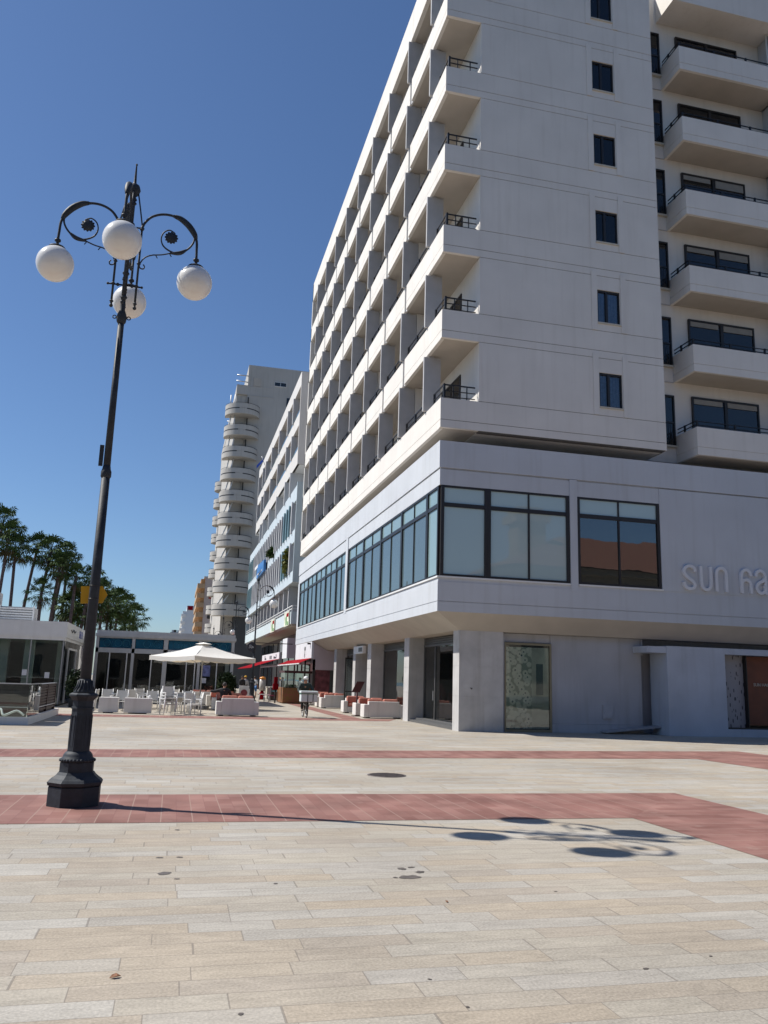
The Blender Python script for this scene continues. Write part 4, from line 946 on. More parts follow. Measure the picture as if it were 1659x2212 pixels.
sofa(.95, .75, (9.95, 44.2, 0), R(180), 'narrow white sofa facing the viewer beside the stone pillar, third back on the right')
sofa(1.2, .8, (8.9, 49.7, 0), 0, 'white sofa with its plain back to the viewer near the menu stand')
sofa(1.2, .8, (10.2, 52.6, 0), R(180), 'white sofa facing the viewer just beyond the menu stand')
sofa(1.1, .8, (9.0, 54.8, 0), 0, 'farthest white sofa on the right, beside the corner shop')
sofa(1.40, .8, (2.18, 37.5, 0), 0, 'white box sofa at the near end of the left terrace, back to the viewer')
sofa(1.3, .8, (3.56, 44.2, 0), R(180), 'white sofa facing the viewer behind the near one on the left terrace')
sofa(1.3, .8, (3.5, 49.5, 0), R(180), 'third white sofa back on the left terrace, facing the viewer')
sofa(1.6, .8, (1.2, 50.6, 0), 0, 'long orange sofa against the cafe front')
# planters
for x0, x1, y, lab in ((-1.9, -.75, 38.0, 'widest white box planter at the edge of the left terrace'), (-2.95, -2.15, 38.2, 'small white box planter just right of the near lamp post'), (-3.75, -3.15, 38.4, 'white box planter half hidden behind the near lamp post')):
    t = thing('planter', lab, 'planter', (x0, y, 0), group='white box planters')
    MB().box(0, x1-x0, 0, .5, .04, .66).build('box', BOXW, t, bevel=.015)
    MB().box(.2, x1-x0-.2, .03, .4, 0, .04).build('foot', DARKM, t)
    if x0 > -2: MB().sphere((x1-x0-.12, .25, .72), .07, 10, 6).build('stone', WPAINT, t)

# chairs
def mk_chair(loc, rz, label):
    t = thing('terrace_chair', label, 'chair', loc, rz, 'white terrace chairs')
    MB().box(-.24, .24, -.22, .24, .42, .45).build('seat', mat('chair_mesh', (.60, .58, .54), .7, var=.06, scale=8), t)
    MB().prism([(-.24, .50), (.24, .50), (.22, .93), (-.22, .93)], .0, .025).move(Matrix.Translation((0, -.24, 0)) @ Matrix.Rotation(R(8), 4, 'X')).build('backrest', MATS['chair_mesh'], t)
    for sx in (-1, 1):
        MB().tube([(sx*.25, -.22, .0), (sx*.25, -.25, .45), (sx*.245, -.33, .95)], .02, 6).build('leg', WPAINT, t)
        MB().tube([(sx*.25, .25, .0), (sx*.25, .24, .66)], .02, 6).build('leg', WPAINT, t)
        MB().box(sx*.25-.025, sx*.25+.025, -.27, .28, .65, .68).build('armrest', WPAINT, t)
    return t
ch0 = mk_chair((-.08, 37.75, 0), R(200), 'white mesh armchair at the front of the terrace, bottom of the near stack')
CH = [(-.05, 37.73, .13, 198, 'second white armchair up in the near stack'), (-.02, 37.71, .26, 196, 'third and topmost white armchair of the near stack'),
      (.98, 37.85, 0, -150, 'white armchair at the front, right beside the near sofa'), (.2, 39.3, 0, 20, 'white armchair behind the near stack, facing away'),
      (1.1, 39.6, 0, 100, 'white armchair side-on under the parasol edge'), (-.75, 40.3, 0, 190, 'white armchair left of the near stack in the second row'),
      (-.1, 41.6, 0, 200, 'white armchair in the third row under the parasol, left one'), (.75, 42.2, 0, 170, 'white armchair in the third row under the parasol, middle one'),
      (1.35, 44.0, 0, -100, 'white armchair just in front of the parasol pole'), (-1.2, 43.0, 0, 90, 'white armchair under the left corner of the parasol'),
      (-2.15, 40.2, 0, 175, 'white armchair behind the small planter, back to the viewer'), (-2.9, 42.3, 0, 185, 'white armchair beyond the small planter, pushed to the table'),
      (-1.95, 43.4, 0, 10, 'white armchair across the table behind the wide planter'), (-3.6, 41.2, 0, 80, 'white armchair behind the near lamp post'),
      (-1.5, 46.0, 0, 200, 'white armchair close to the cafe glass, left part'), (.1, 46.8, 0, 160, 'white armchair close to the cafe glass, centre part')]
for x, y, z, a, lab in CH: dup(ch0, (x, y, z), R(a), lab)
def mk_table(loc, rz, label):
    t = thing('terrace_table', label, 'table', loc, rz, 'white terrace tables')
    MB().box(-.42, .42, -.42, .42, .71, .74).build('tabletop', GREYM, t)
    for sx in (-1, 1):
        for sy in (-1, 1): MB().tube([(sx*.38, sy*.38, 0), (sx*.38, sy*.38, .71)], .022, 6).build('leg', WPAINT, t)
    return t
for x, y, a, lab in ((12.3, 31.6, 60, 'pale chair inside the nearest shop window, right one'), (12.6, 33.0, 120, 'pale chair inside the nearest shop window, middle one'), (12.2, 34.2, 80, 'pale chair inside the nearest shop window, left one by the door')):
    dup(ch0, (x, y, .12), R(a), lab, 'chairs inside the shop')
tb0 = mk_table((.5, 38.7, 0), R(5), 'pale square table between the two near chairs')
for x, y, a, lab in ((.35, 41.0, 10, 'pale square table in the middle of the terrace under the parasol'), (-2.3, 41.4, 0, 'pale square table behind the small planter'), (-1.1, 44.4, 20, 'pale square table near the cafe glass'), (.9, 46.2, 0, 'pale square table behind the parasol pole')):
    dup(tb0, (x, y, 0), R(a), lab)

# menu stand
ms_ = thing('menu_stand', 'dark red tilted menu board on a single post beside the right-hand sofas', 'menu stand', (8.72, 40, 0))
MB().tube([(0, 0, 0), (0, 0, 1.3)], .045, 8).build('post', mat('maroon', (.06, .012, .014), .5), ms_)
MB().box(-.2, .2, -.2, .2, 0, .03).build('foot', MATS['maroon'], ms_)
MB().prism([(-.28, 1.12), (.12, 1.12), (.36, 1.64), (-.02, 1.64)], -.04, .0).build('board', MATS['maroon'], ms_)

# food cart and seats near the corner shop
fc = thing('food_stall', 'yellow and maroon patterned food stall with glass case below the near red awning', 'stall', (7.35, 57.3, 0))
MB().box(0, 1.3, 0, 3.2, .06, 1.05).build('counter', mat('floral_yellow', (.38, .25, .05), .6, var=.5, scale=4.5, col2=(.17, .05, .03)), fc)
MB().box(1.3, 2.9, .3, .4, .06, 1.1).build('counter_wing', MATS['floral_yellow'], fc)
MB().box(.1, 1.3, .1, 3.0, 1.08, 2.05).build('glass_case', GL_CLEAR, fc)
MB().box(.05, 2.8, .0, 3.1, 2.05, 2.2).build('case_top', mat('maroon', (.06, .012, .014)), fc)
q = MB(); random.seed(2)
for i in range(14): q.sphere((random.uniform(.3, 1.1), random.uniform(.4, 2.8), 1.15), .12, 8, 6)
q.build('produce', mat('produce', (.35, .28, .05), .6, var=.8, scale=8, col2=(.1, .25, .05)), fc)
vm_ = thing('sweet_dispenser', 'small red dispenser on a stand left of the food stall', 'dispenser', (6.95, 58.2, 0))
MB().tube([(0, 0, 0), (0, 0, .9)], .05, 8).build('stand', DARKM, vm_); MB().box(-.18, .18, -.15, .15, .9, 1.3).box(-.12, .12, -.1, .1, 1.3, 1.75).build('case', RED, vm_)
gm = thing('gumball_machine', 'yellow topped red gumball machine further up the street', 'dispenser', (6.85, 66, 0))
MB().lathe([(.2, .0), (.2, .5), (.12, .6), (.12, .7)], 16).build('stand', RED, gm); MB().lathe([(.22, .7), (.24, 1.0), (.24, 1.55)], 16).build('bowl', mat('bowl', (.45, .42, .38), .2), gm); MB().lathe([(.26, 1.55), (.22, 1.7), (.02, 1.75)], 16).build('lid', mat('orange_plastic', (.6, .22, .03), .4), gm)
for x, y, m, lab in ((6.95, 60.2, mat('magenta', (.25, .02, .08), .6), 'magenta backed cafe chair nearest the food stall'), (6.75, 61.2, WPAINT, 'white backed cafe chair between two magenta ones'), (6.85, 62.4, MATS['magenta'], 'magenta backed cafe chair behind the white one'), (6.6, 63.4, WPAINT, 'white backed cafe chair farthest from the food stall')):
    t = thing('cafe_chair', lab, 'chair', (x, y, 0), R(80), 'coloured chairs by the food stall')
    MB().box(-.22, .22, -.2, .22, .43, .47).build('seat', m, t); MB().box(-.22, .22, -.24, -.2, .47, .95).build('backrest', m, t)
    for sx in (-1, 1):
        for sy in (-1, 1): MB().tube([(sx*.22, sy*.22, 0), (sx*.18, sy*.18, .43)], .015, 6).build('leg', GREYM, t)
t = thing('cafe_table', 'small cafe table with turquoise top among the coloured chairs', 'table', (7.35, 61.4, 0))
MB().box(-.35, .35, -.5, .5, .72, .75).build('tabletop', mat('turquoise', (.08, .30, .36), .5), t); MB().tube([(0, 0, 0), (0, 0, .72)], .04, 8).build('leg', DARKM, t)
for x, y, w_, h, m, lab in ((7.3, 64.6, .9, .95, MATS['brown_slats'], 'dark brown shop cabinet by the gumball machine'), (7.6, 69.5, 1.0, .9, MATS['stone_sill'], 'pale shop counter up the street')):
    t = thing('shop_cabinet', lab, 'cabinet', (x, y, 0)); MB().box(0, w_, 0, 1.6, .05, h).build('body', m, t); MB().box(-.04, w_+.04, -.04, 1.64, h, h+.05).build('top', SOFF, t); MB().box(.05, w_-.05, .05, 1.5, 0, .05).build('plinth', DARKM, t)
t = thing('sandwich_board', 'white pavement board with a red roundel beside the second lamp post', 'sign', (5.2, 62.6, 0))
MB().prism([(-.4, 0), (.4, 0), (.36, 1.0), (-.36, 1.0)], -.02, .02).move(Matrix.Rotation(R(-10), 4, 'X')).build('front_board', WPAINT, t)
MB().prism([(-.4, 0), (.4, 0), (.36, 1.0), (-.36, 1.0)], .32, .36).move(Matrix.Rotation(R(8), 4, 'X')).build('rear_board', WPAINT, t)
MB().lathe([(.24, -.01), (.24, .01)], 20).move(Matrix.Translation((0, .05, .55)) @ Matrix.Rotation(R(80), 4, 'X')).build('roundel', mat('roundel_red', (.25, .05, .06), .6, var=.3, scale=6), t)

# ================================================================ street lamps
def octa(prof, rot=R(22.5)): return MB().lathe([(r/math.cos(R(22.5)), z) for r, z in prof], 8, rot=rot, sm=False)
def lamp(loc, label, four=True, rz=0., cut=0.):
    t = thing('street_lamp', label, 'street lamp', loc, rz, 'ornate iron lamp posts with white globes')
    octa([(.315, 0), (.315, .245)]).build('plinth', IRON, t, bevel=.006)
    octa([(.29, .245), (.325, .262), (.335, .30), (.31, .33), (.285, .345), (.24, .385), (.215, .42)]).build('base_moulding', IRON, t)
    b = octa([(.205, .42), (.205, .54)])
    b.lathe([(.20, .54), (.215, .555), (.215, .585), (.19, .60), (.185, .63), (.165, .66), (.14, .68)], 32)
    for k in range(30):
        a = k/30*2*math.pi; b.sphere((.21*math.cos(a), .21*math.sin(a), .568), .022, 6, 4)
    b.build('base_collar', IRON, t)
    b = octa([(.135, .66), (.128, 1.22)])
    for k in range(8):   # raised panels
        a = k*math.pi/4; M_ = Matrix.Rotation(a, 4, 'Z'); q = MB()
        q.box(.129, .137, -.035, -.027, .74, 1.14).box(.129, .137, .027, .035, .74, 1.14).box(.129, .137, -.027, .027, .74, .748).box(.129, .137, -.027, .027, 1.132, 1.14); b.add(q.move(M_))
    b.build('pedestal', IRON, t)
    octa([(.14, 1.22), (.14, 1.24), (.125, 1.245), (.125, 1.325), (.165, 1.37), (.18, 1.385), (.18, 1.405), (.15, 1.425)]).build('capital', IRON, t)
    b = MB().lathe([(.14, 1.425), (.135, 1.45), (.10, 1.50), (.085, 1.56), (.08, 1.60), (.065, 1.61)], 32)
    for k in range(16):
        a = k/16*2*math.pi; b.tube([(.132*math.cos(a), .132*math.sin(a), 1.45), (.098*math.cos(a), .098*math.sin(a), 1.515), (.086*math.cos(a), .086*math.sin(a), 1.59)], .011, 5)
    b.build('bell', IRON, t)
    MB().lathe([(.072, 1.6), (.058, 4.42-cut)], 20).build('lower_shaft', IRON, t)
    MB().lathe([(.06, 4.38), (.072, 4.40), (.072, 4.47), (.06, 4.50), (.05, 4.56)], 20).box(-.115, -.06, -.02, .02, 4.55, 4.85).build('shaft_joint', IRON, t)
    MB().lathe([(.050, 4.5), (.044, 6.72)], 18).build('upper_shaft', IRON, t)
    b = MB().lathe([(.045, 6.70), (.065, 6.73), (.075, 6.80), (.06, 6.86), (.036, 6.92), (.04, 7.0), (.034, 7.04)], 18)
    for sx in (-1, 1): b.tube([(sx*(.10+.025*math.cos(q*math.pi/5)), 0, 6.80+.025*math.sin(q*math.pi/5)) for q in range(11)], .008, 5)
    b.build('shaft_collar', IRON, t)
    b = MB().lathe([(.034, 7.0), (.034, 8.62), (.05, 8.64), (.05, 8.68), (.02, 8.70), (.075, 8.72), (.085, 8.78), (.075, 8.84), (.03, 8.86), (.03, 8.88), (.11, 8.93)], 16) if False else \
        MB().lathe([(.034, 7.0), (.034, 8.62), (.055, 8.65), (.03, 8.68), (.055, 8.71), (.03, 8.76), (.07, 8.80), (.095, 8.87), (.075, 8.94), (.03, 8.97), (.022, 9.0), (.010, 9.28), (.018, 9.30), (.002, 9.32)], 16)
    for z in (7.12, 7.5, 7.9, 8.3): b.lathe([(.034, z-.03), (.052, z), (.034, z+.03)], 14)
    b.build('finial', IRON, t)
    def P_(r, z, dx=0.): return (r, dx, z)
    for k in range(4 if four else 1):
        M_ = Matrix.Rotation(k*math.pi/2, 4, 'Z')
        # side rod
        b = MB().tube([P_(.165, 7.0), P_(.165, 8.3)], .016, 8).sphere((.165, 0, 6.97), .028, 10, 6)
        for z in (7.04, 7.32, 7.68, 8.24): b.lathe([(.016, -.02), (.032, 0), (.016, .02)], 10, (.165, 0, z))
        for z in (7.31, 7.31+.0): b.tube([P_(.03, z), P_(.24, z)], .012, 6)
        b.sphere((.24, 0, 7.31), .02, 8, 6); b.sphere((.10, 0, 7.31), .026, 8, 6); b.tube([P_(.03, 8.26), P_(.2, 8.26)], .012, 6)
        b.tube([P_(.165, 8.3), P_(.12, 8.55), P_(.06, 8.86)], .012, 6); 
        # arch
        arch = smooth([P_(.165, 8.26), P_(.20, 8.36), P_(.30, 8.48), P_(.46, 8.545), P_(.64, 8.535), P_(.80, 8.46), P_(.92, 8.33), P_(.975, 8.18), P_(.985, 8.02), P_(.99, 7.90)], 5)
        b.tube(arch, [.019]*len(arch), 8)
        thick = smooth([P_(.62, 8.54), P_(.72, 8.51), P_(.84, 8.42), P_(.93, 8.30), P_(.96, 8.22)], 4); n_ = len(thick)
        b.tube(thick, [.028+.022*math.sin(math.pi*i/(n_-1)) for i in range(n_)], 8)
        for i in (0, 2, 4): b.lathe([(.02, -.015), (.045, 0), (.02, .015)], 8, tuple(thick[i]))
        # inner volute
        sp_ = [P_(.945, 8.30), P_(.93, 8.16), P_(.86, 8.04), P_(.74, 7.95), P_(.62, 7.95), P_(.50, 8.02), P_(.455, 8.13), P_(.48, 8.24), P_(.56, 8.30), P_(.64, 8.27)]
        s2 = smooth(sp_, 5); b.tube(s2, [.016-.007*i/len(s2) for i in range(len(s2))], 6)
        th = smooth([P_(.84, 8.02), P_(.74, 7.95), P_(.60, 7.925)], 5); b.tube(th, [.014+.018*math.sin(math.pi*i/(len(th)-1)) for i in range(len(th))], 7)
        st = smooth([P_(.62, 7.93), P_(.48, 7.88), P_(.34, 7.85), P_(.24, 7.79), P_(.18, 7.68), P_(.19, 7.62), P_(.235, 7.61), P_(.25, 7.65), P_(.23, 7.68)], 5); b.tube(st, .010, 6)
        for q in (1, 8): b.tube([st[q]+Vector((0, 0, 0)), st[q]+Vector((.03, 0, -.05))], .008, 5)
        # rosette
        b2 = MB().lathe([(.002, -.028), (.05, -.026), (.082, -.012), (.088, 0), (.082, .012), (.05, .026), (.002, .028)], 16).move(Matrix.Translation((.60, 0, 8.18)) @ Matrix.Rotation(R(90), 4, 'X'))
        b.add(b2)
        for q in range(12): a = q/12*2*math.pi; b.sphere((.60+.085*math.cos(a), 0, 8.18+.085*math.sin(a)), .017, 6, 4)
        # drop stem and cap
        b.lathe([(.018, 7.90), (.042, 7.885), (.045, 7.86), (.02, 7.84), (.024, 7.80), (.05, 7.775), (.11, 7.765), (.125, 7.745), (.11, 7.735)], 18, (.99, 0, 0))
        b.move(M_); b.build('arm', IRON, t)
        gb = MB().sphere((.99, 0, 7.50), .262, 36, 22).move(M_); gb.build('globe', OPAL, t)
    if cut:
        for o in list(COL.objects):
            if o.parent == t and o.name.split('.')[0] in ('shaft_joint', 'upper_shaft', 'shaft_collar', 'finial', 'arm', 'globe'): o.location.z = -cut
    return t
lamp((-1.12, 11.95, 0), 'tall near iron lamp post carrying four white globes, standing on the red strip')
t = thing('arrow_sign', 'yellow arrow plate strapped to the near lamp post, pointing right', 'sign', (-1.12, 12.06, 2.63))
MB().prism([(-.175, 0), (.11, 0), (.175, .115), (.11, .235), (-.175, .235)], 0, .012).move(Matrix.Rotation(R(-4), 4, 'Y')).build('plate', YELLOW, t)
MB().lathe([(.074, .045), (.074, .052)], 20, (0, -.11, 0)).lathe([(.074, .225), (.074, .232)], 20, (0, -.11, 0)).build('strap', DARKM, t)
for (x, y, lab) in ((4.55, 49.5, 'second lamp post in the street, single globe, in front of the blue banner'), (4.45, 65.5, 'third lamp post with single globe, before the round balconies'), (4.5, 84, 'fourth lamp post with single globe further down the street'), (4.5, 104, 'farthest lamp post, its globe just above the cafe roof')):
    lamp((x, y, 0), lab, False, 0., 1.5)

# ================================================================ palms
LEAF1 = mat('palm_green', (.052, .088, .027), .7, var=.35, scale=2.5, spec=.12); LEAF2 = mat('palm_dry', (.075, .060, .028), .8, var=.35, scale=2.5, spec=.1)
TRUNK = mat('palm_trunk', (.09, .07, .075), .9, var=.3, scale=3, bump=.6, bscale=6, stretch=(1, 1, 6))
def fan_leaf(mb, org, d, size, droop, rnd):
    """petiole then a pleated fan of narrow blades"""
    d = d.normalized(); side = d.cross(Vector((0, 0, 1)))
    side = side.normalized() if side.length > .05 else Vector((1, 0, 0)); upv = side.cross(d).normalized()
    pl_ = size*1.05; e = org+d*pl_+Vector((0, 0, -droop*.25*size))
    mb.tube([org, org+d*pl_*.5+Vector((0, 0, .04)), e], .022, 3, sm=False)
    n = 15
    for i in range(n):
        a = R(-100+200*i/(n-1)+rnd.uniform(-4, 4)); L = size*(.80-.2*abs(a)/1.9)*rnd.uniform(.85, 1.1)
        v = d*math.cos(a)+side*math.sin(a)
        mid = e+v*L*.55+upv*.04*((-1)**i); tip = e+v*L+Vector((0, 0, -L*(.22+.5*droop)*rnd.uniform(.6, 1.3)))
        wv = (side*math.cos(a)-d*math.sin(a))*size*.055
        mb.quad(e, mid+wv, tip, mid-wv)
def palm_crown(seed, size, nl, low):
    rnd = random.Random(seed); g_, dr_ = MB(), MB()
    for i in range(nl):
        f = i/nl; el = R(82-(82+low)*f+rnd.uniform(-10, 10)); az = i*2.399+rnd.uniform(-.3, .3)
        d = Vector((math.cos(az)*math.cos(el), math.sin(az)*math.cos(el), math.sin(el)))
        s_ = size*rnd.uniform(.8, 1.1)*(1 if f < .8 else .8)
        fan_leaf(dr_ if f > .8 and rnd.random() < .75 else g_, Vector((0, 0, -.25*f*size)), d, s_, .2+.6*f, rnd)
    return g_, dr_
CR = []
for sd_, size, nl, low in ((1, 1.0, 32, 58), (2, 1.0, 38, 66), (3, 1.0, 28, 48)):
    g_, dr_ = palm_crown(sd_, size, nl, low); CR.append((g_, dr_))
def meshes(k):
    g_, dr_ = CR[k]; a = g_.build('crown', LEAF1, recalc=False); b = dr_.build('dead_fronds', LEAF2, recalc=False)
    ma, mb_ = a.data, b.data; bpy.data.objects.remove(a); bpy.data.objects.remove(b); return ma, mb_
CM = [meshes(k) for k in range(3)]
def palm(x, y, h, crown, lab, bend=(0, 0), k=0, tr=.15, group='fan palms behind the pavilions'):
    t = thing('palm_tree', lab, 'palm tree', (x, y, 0), 0, group)
    pts = [Vector((bend[0]*(1-(1-s_)**1.5) if 0 else bend[0]*s_**1.6, bend[1]*s_, h*s_)) for s_ in [i/10 for i in range(11)]]
    rr = [tr*(1.35-.4*s_/10) for s_ in range(11)]
    MB().tube(pts, rr, 9).build('trunk', TRUNK, t)
    ma, mb_ = CM[k]
    for nm, me in (('crown', ma), ('dead_fronds', mb_)):
        o = bpy.data.objects.new(nm, me); COL.objects.link(o); o.parent = t; o.location = pts[-1]; o.scale = (crown,)*3; o.rotation_euler = (R(random.uniform(-5, 5)), R(random.uniform(-5, 5)), random.uniform(0, 6))
    return t
random.seed(21)
Yp = 80
PL = [(-17.0, 80, 14.6, 1.5, 1.2, 0, 'tallest fan palm, cut by the left edge of the photo'), (-15.4, 79, 13.2, 1.45, .4, 1, 'fan palm with full crown, next to the left edge one'),
      (-14.3, 80, 12.3, 1.30, -.2, 2, 'slim fan palm, second trunk from the left'), (-14.0, 82, 12.8, 1.35, 1.0, 0, 'fan palm leaning right, third trunk from the left'),
      (-12.6, 81, 12.5, 1.40, 1.0, 1, 'fan palm with strongly leaning trunk, fourth from the left'), (-11.6, 78, 8.5, 1.15, 0, 2, 'short thick trunked fan palm standing in front of the leaning trunks'),
      (-11.6, 84, 12.6, 1.25, .9, 2, 'fan palm behind the leaning one, crown touching it'), (-11.1, 80, 11.0, 1.25, .5, 0, 'fan palm right of the leaning trunk, middle height'),
      (-10.8, 86, 12.0, 1.2, .1, 1, 'fan palm at the right side of the tall left group'), (-8.5, 80, 10.2, 1.05, .2, 0, 'slim fan palm half hidden by the near lamp post'),
      (-8.05, 82, 10.3, 1.2, 1.0, 1, 'fan palm with crown just right of the arrow sign'), (-9.4, 84, 7.9, 1.5, 0, 1, 'low bushy fan palm left of the arrow sign'),
      (-10.4, 86, 7.6, 1.3, 0, 2, 'low fan palm filling the gap at the pavilion roof'), (-8.4, 86, 8.6, 1.4, 0, 0, 'bushy palm directly behind the arrow sign'),
      (-7.3, 85, 8.9, 1.45, .2, 1, 'dense palm right of the near lamp post, taller one'), (-6.5, 88, 9.4, 1.4, 0, 2, 'dense palm with rounded top, third right of the lamp post'),
      (-6.0, 90, 8.4, 1.5, 0, 0, 'dense palm lower than its rounded neighbour'), (-7.4, 83, 7.2, 1.3, 0, 2, 'low dense palm close to the cafe roof edge'),
      (-5.4, 94, 9.2, 1.45, 0, 1, 'palm near the right end of the dense clump'), (-4.7, 98, 8.8, 1.5, 0, 0, 'last but one palm at the right end of the clump'),
      (-4.0, 103, 8.2, 1.5, 0, 1, 'low palm ending the clump on the right'), (-5.6, 90, 6.6, 1.4, 0, 2, 'lowest palm in the clump just above the cafe roof'), (-4.6, 96, 6.6, 1.4, 0, 0, 'low palm above the cafe roof near the clump end')]
for x, y, h, cr, bx, k, lab in PL: palm(x-(.9 if x > -9 else .1), y, h-.0, cr*(.83 if h > 9.5 and x < -8.6 else .84), lab, (bx, 0), k, .13)

# shrubs and pot plants
def leafy(name, lab, cat, loc, rx, rz_, n, m, pot=True, seed=1, ls=.12):
    t = thing(name, lab, cat, loc); rnd = random.Random(seed); b = MB()
    for i in range(n):
        u = Vector((rnd.gauss(0, 1), rnd.gauss(0, 1), rnd.gauss(0, 1))).normalized()*rnd.random()**.4
        c_ = Vector((u.x*rx, u.y*rx, u.z*rz_+rz_+.35)); a = Vector((rnd.gauss(0, 1), rnd.gauss(0, 1), rnd.gauss(0, .6))).normalized()*ls; s_ = a.cross(Vector((rnd.random(), rnd.random(), 1))).normalized()*ls*.35
        b.quad(c_-a, c_+s_, c_+a, c_-s_)
    b.build('foliage', m, t, recalc=False)
    MB().tube([(0, 0, .2), (0, 0, rz_+.3)], .03, 6).build('stem', TRUNK, t)
    if pot: MB().lathe([(.18, 0), (.25, .4), (.27, .42)], 14).build('pot', DGREY, t)
    return t
SHR = mat('shrub_green', (.02, .04, .015), .6, var=.5, scale=3)
leafy('potted_shrub', 'dark potted shrub beside the pavilion glass corner, left of the near lamp', 'plant', (-4.55, 43.5, 0), .45, .75, 900, SHR, seed=3)
leafy('potted_palm', 'dark potted plant at the right end of the cafe front', 'plant', (3.1, 49.6, 0), .5, .75, 700, SHR, seed=4, ls=.25)
t = leafy('balcony_plant', 'yellow green climbing plant hanging over the office block window', 'plant', (8.95, 71.7, 10.0), .42, 1.25, 500, mat('yellowgreen', (.16, .17, .03), .6, var=.5, scale=2), pot=False, seed=6, ls=.2)
t = leafy('balcony_palm', 'small spiky palm leaning over the upper office parapet', 'plant', (8.9, 83.4, 13.3), .35, .4, 70, LEAF1, pot=False, seed=8, ls=.6)
BE = '#END'

# ================================================================ people
SKIN = mat('skin', (.38, .19, .12), .55, var=.06, scale=6)
def skinned(name, m, parent, verts, edges, radii, root=0, sub=1):
    me = bpy.data.meshes.new(name); me.from_pydata(verts, edges, []); o = bpy.data.objects.new(name, me); COL.objects.link(o)
    s = o.modifiers.new('skin', 'SKIN'); me.skin_vertices.new() if not me.skin_vertices else None
    for i, r_ in enumerate(radii):
        v = me.skin_vertices[0].data[i]; v.radius = (r_, r_) if not isinstance(r_, tuple) else r_; v.use_root = (i == root)
    s.use_smooth_shade = True
    u = o.modifiers.new('sub', 'SUBSURF'); u.levels = sub; u.render_levels = sub
    dg = bpy.context.evaluated_depsgraph_get(); me2 = bpy.data.meshes.new_from_object(o.evaluated_get(dg)); bpy.data.objects.remove(o)
    me2.materials.append(m); o = bpy.data.objects.new(name, me2); COL.objects.link(o); o.parent = parent
    return o
def person(loc, rz, label, J, top, bottom, hair, hat=None, sleeves=True, legs_full=True, shoe=None):
    """J: joint dictionary; body one continuous skinned mesh; clothes are slightly fatter skins over it"""
    t = thing('person', label, 'person', loc, rz)
    N = ['pelvis', 'waist', 'chest', 'neck', 'head0', 'head1', 'shl', 'ell', 'wrl', 'hal', 'shr', 'elr', 'wrr', 'har', 'hil', 'knl', 'anl', 'tol', 'hir', 'knr', 'anr', 'tor']
    V = [J[n] for n in N]; ix = {n: i for i, n in enumerate(N)}
    Ed = [('pelvis', 'waist'), ('waist', 'chest'), ('chest', 'neck'), ('neck', 'head0'), ('head0', 'head1'), ('chest', 'shl'), ('shl', 'ell'), ('ell', 'wrl'), ('wrl', 'hal'), ('chest', 'shr'), ('shr', 'elr'), ('elr', 'wrr'), ('wrr', 'har'),
          ('pelvis', 'hil'), ('hil', 'knl'), ('knl', 'anl'), ('anl', 'tol'), ('pelvis', 'hir'), ('hir', 'knr'), ('knr', 'anr'), ('anr', 'tor')]
    Rr = dict(pelvis=.125, waist=(.13, .10), chest=(.15, .11), neck=.05, head0=.075, head1=.085, shl=.06, shr=.06, ell=.042, elr=.042, wrl=.028, wrr=.028, hal=.035, har=.035, hil=.09, hir=.09, knl=.06, knr=.06, anl=.04, anr=.04, tol=.035, tor=.035)
    skinned('body', SKIN, t, V, [(ix[a], ix[b]) for a, b in Ed], [Rr[n] for n in N])
    def cloth(name, names, m, f):
        loc_ = {n: i for i, n in enumerate(names)}; es = [(loc_[a], loc_[b]) for a, b in Ed if a in loc_ and b in loc_]
        rr = [tuple(q+f*1.7 for q in Rr[n]) if isinstance(Rr[n], tuple) else Rr[n]+f*1.2 for n in names]
        skinned(name, m, t, [J[n] for n in names], es, rr)
    cloth('shirt', ['pelvis', 'waist', 'chest', 'neck', 'shl', 'ell', 'shr', 'elr']+(['wrl', 'wrr'] if sleeves else []), top, .022)
    if legs_full: cloth('trousers', ['pelvis', 'hil', 'knl', 'anl', 'hir', 'knr', 'anr'], bottom, .018)
    else: cloth('shorts', ['pelvis', 'hil', 'knl', 'hir', 'knr'], bottom, .03)
    for s_ in 'lr':
        a, b2 = Vector(J['an'+s_]), Vector(J['to'+s_]); MB().sphere(tuple((a+b2)/2+Vector((0, 0, -.01))), .06, 10, 6, (.75, 1.9 if abs((b2-a).y) > .05 else 1, .6)).build('shoe', shoe or DARKM, t)
        # fingers
        h, w2 = Vector(J['ha'+s_]), Vector(J['wr'+s_]); d = (h-w2).normalized(); sd2 = d.cross(Vector((0, 0, 1))); sd2 = sd2.normalized() if sd2.length > .1 else Vector((1, 0, 0))
        fb = MB()
        for q in range(4):
            b0 = h+sd2*(q-1.5)*.02; L = (.075, .085, .08, .062)[q]; fb.tube([b0, b0+d*L*.5, b0+d*L*.8+Vector((0, 0, -.02))], [.010, .009, .007], 6)
        fb.tube([h-sd2*.03-d*.02, h-sd2*.055+d*.02], [.012, .009], 6); fb.build('fingers', SKIN, t)
    hc = Vector(J['head1']); fwd = Vector((0, -1, 0))
    fc_ = MB(); fc_.sphere(tuple(hc+fwd*.105+Vector((0, 0, -.03))), .016, 8, 6, (1, 1.4, 1.3)); fc_.sphere(tuple(hc+Vector((.09, 0, -.02))), .022, 8, 6, (.5, 1, 1.4)); fc_.sphere(tuple(hc+Vector((-.09, 0, -.02))), .022, 8, 6, (.5, 1, 1.4)); fc_.build('nose_and_ears', SKIN, t)
    ey = MB(); ey.sphere(tuple(hc+fwd*.088+Vector((.034, 0, .005))), .012, 8, 6); ey.sphere(tuple(hc+fwd*.088+Vector((-.034, 0, .005))), .012, 8, 6); ey.box(hc.x-.025, hc.x+.025, hc.y-.096, hc.y-.085, hc.z-.073, hc.z-.065); ey.build('eyes_and_mouth', DARKI, t)
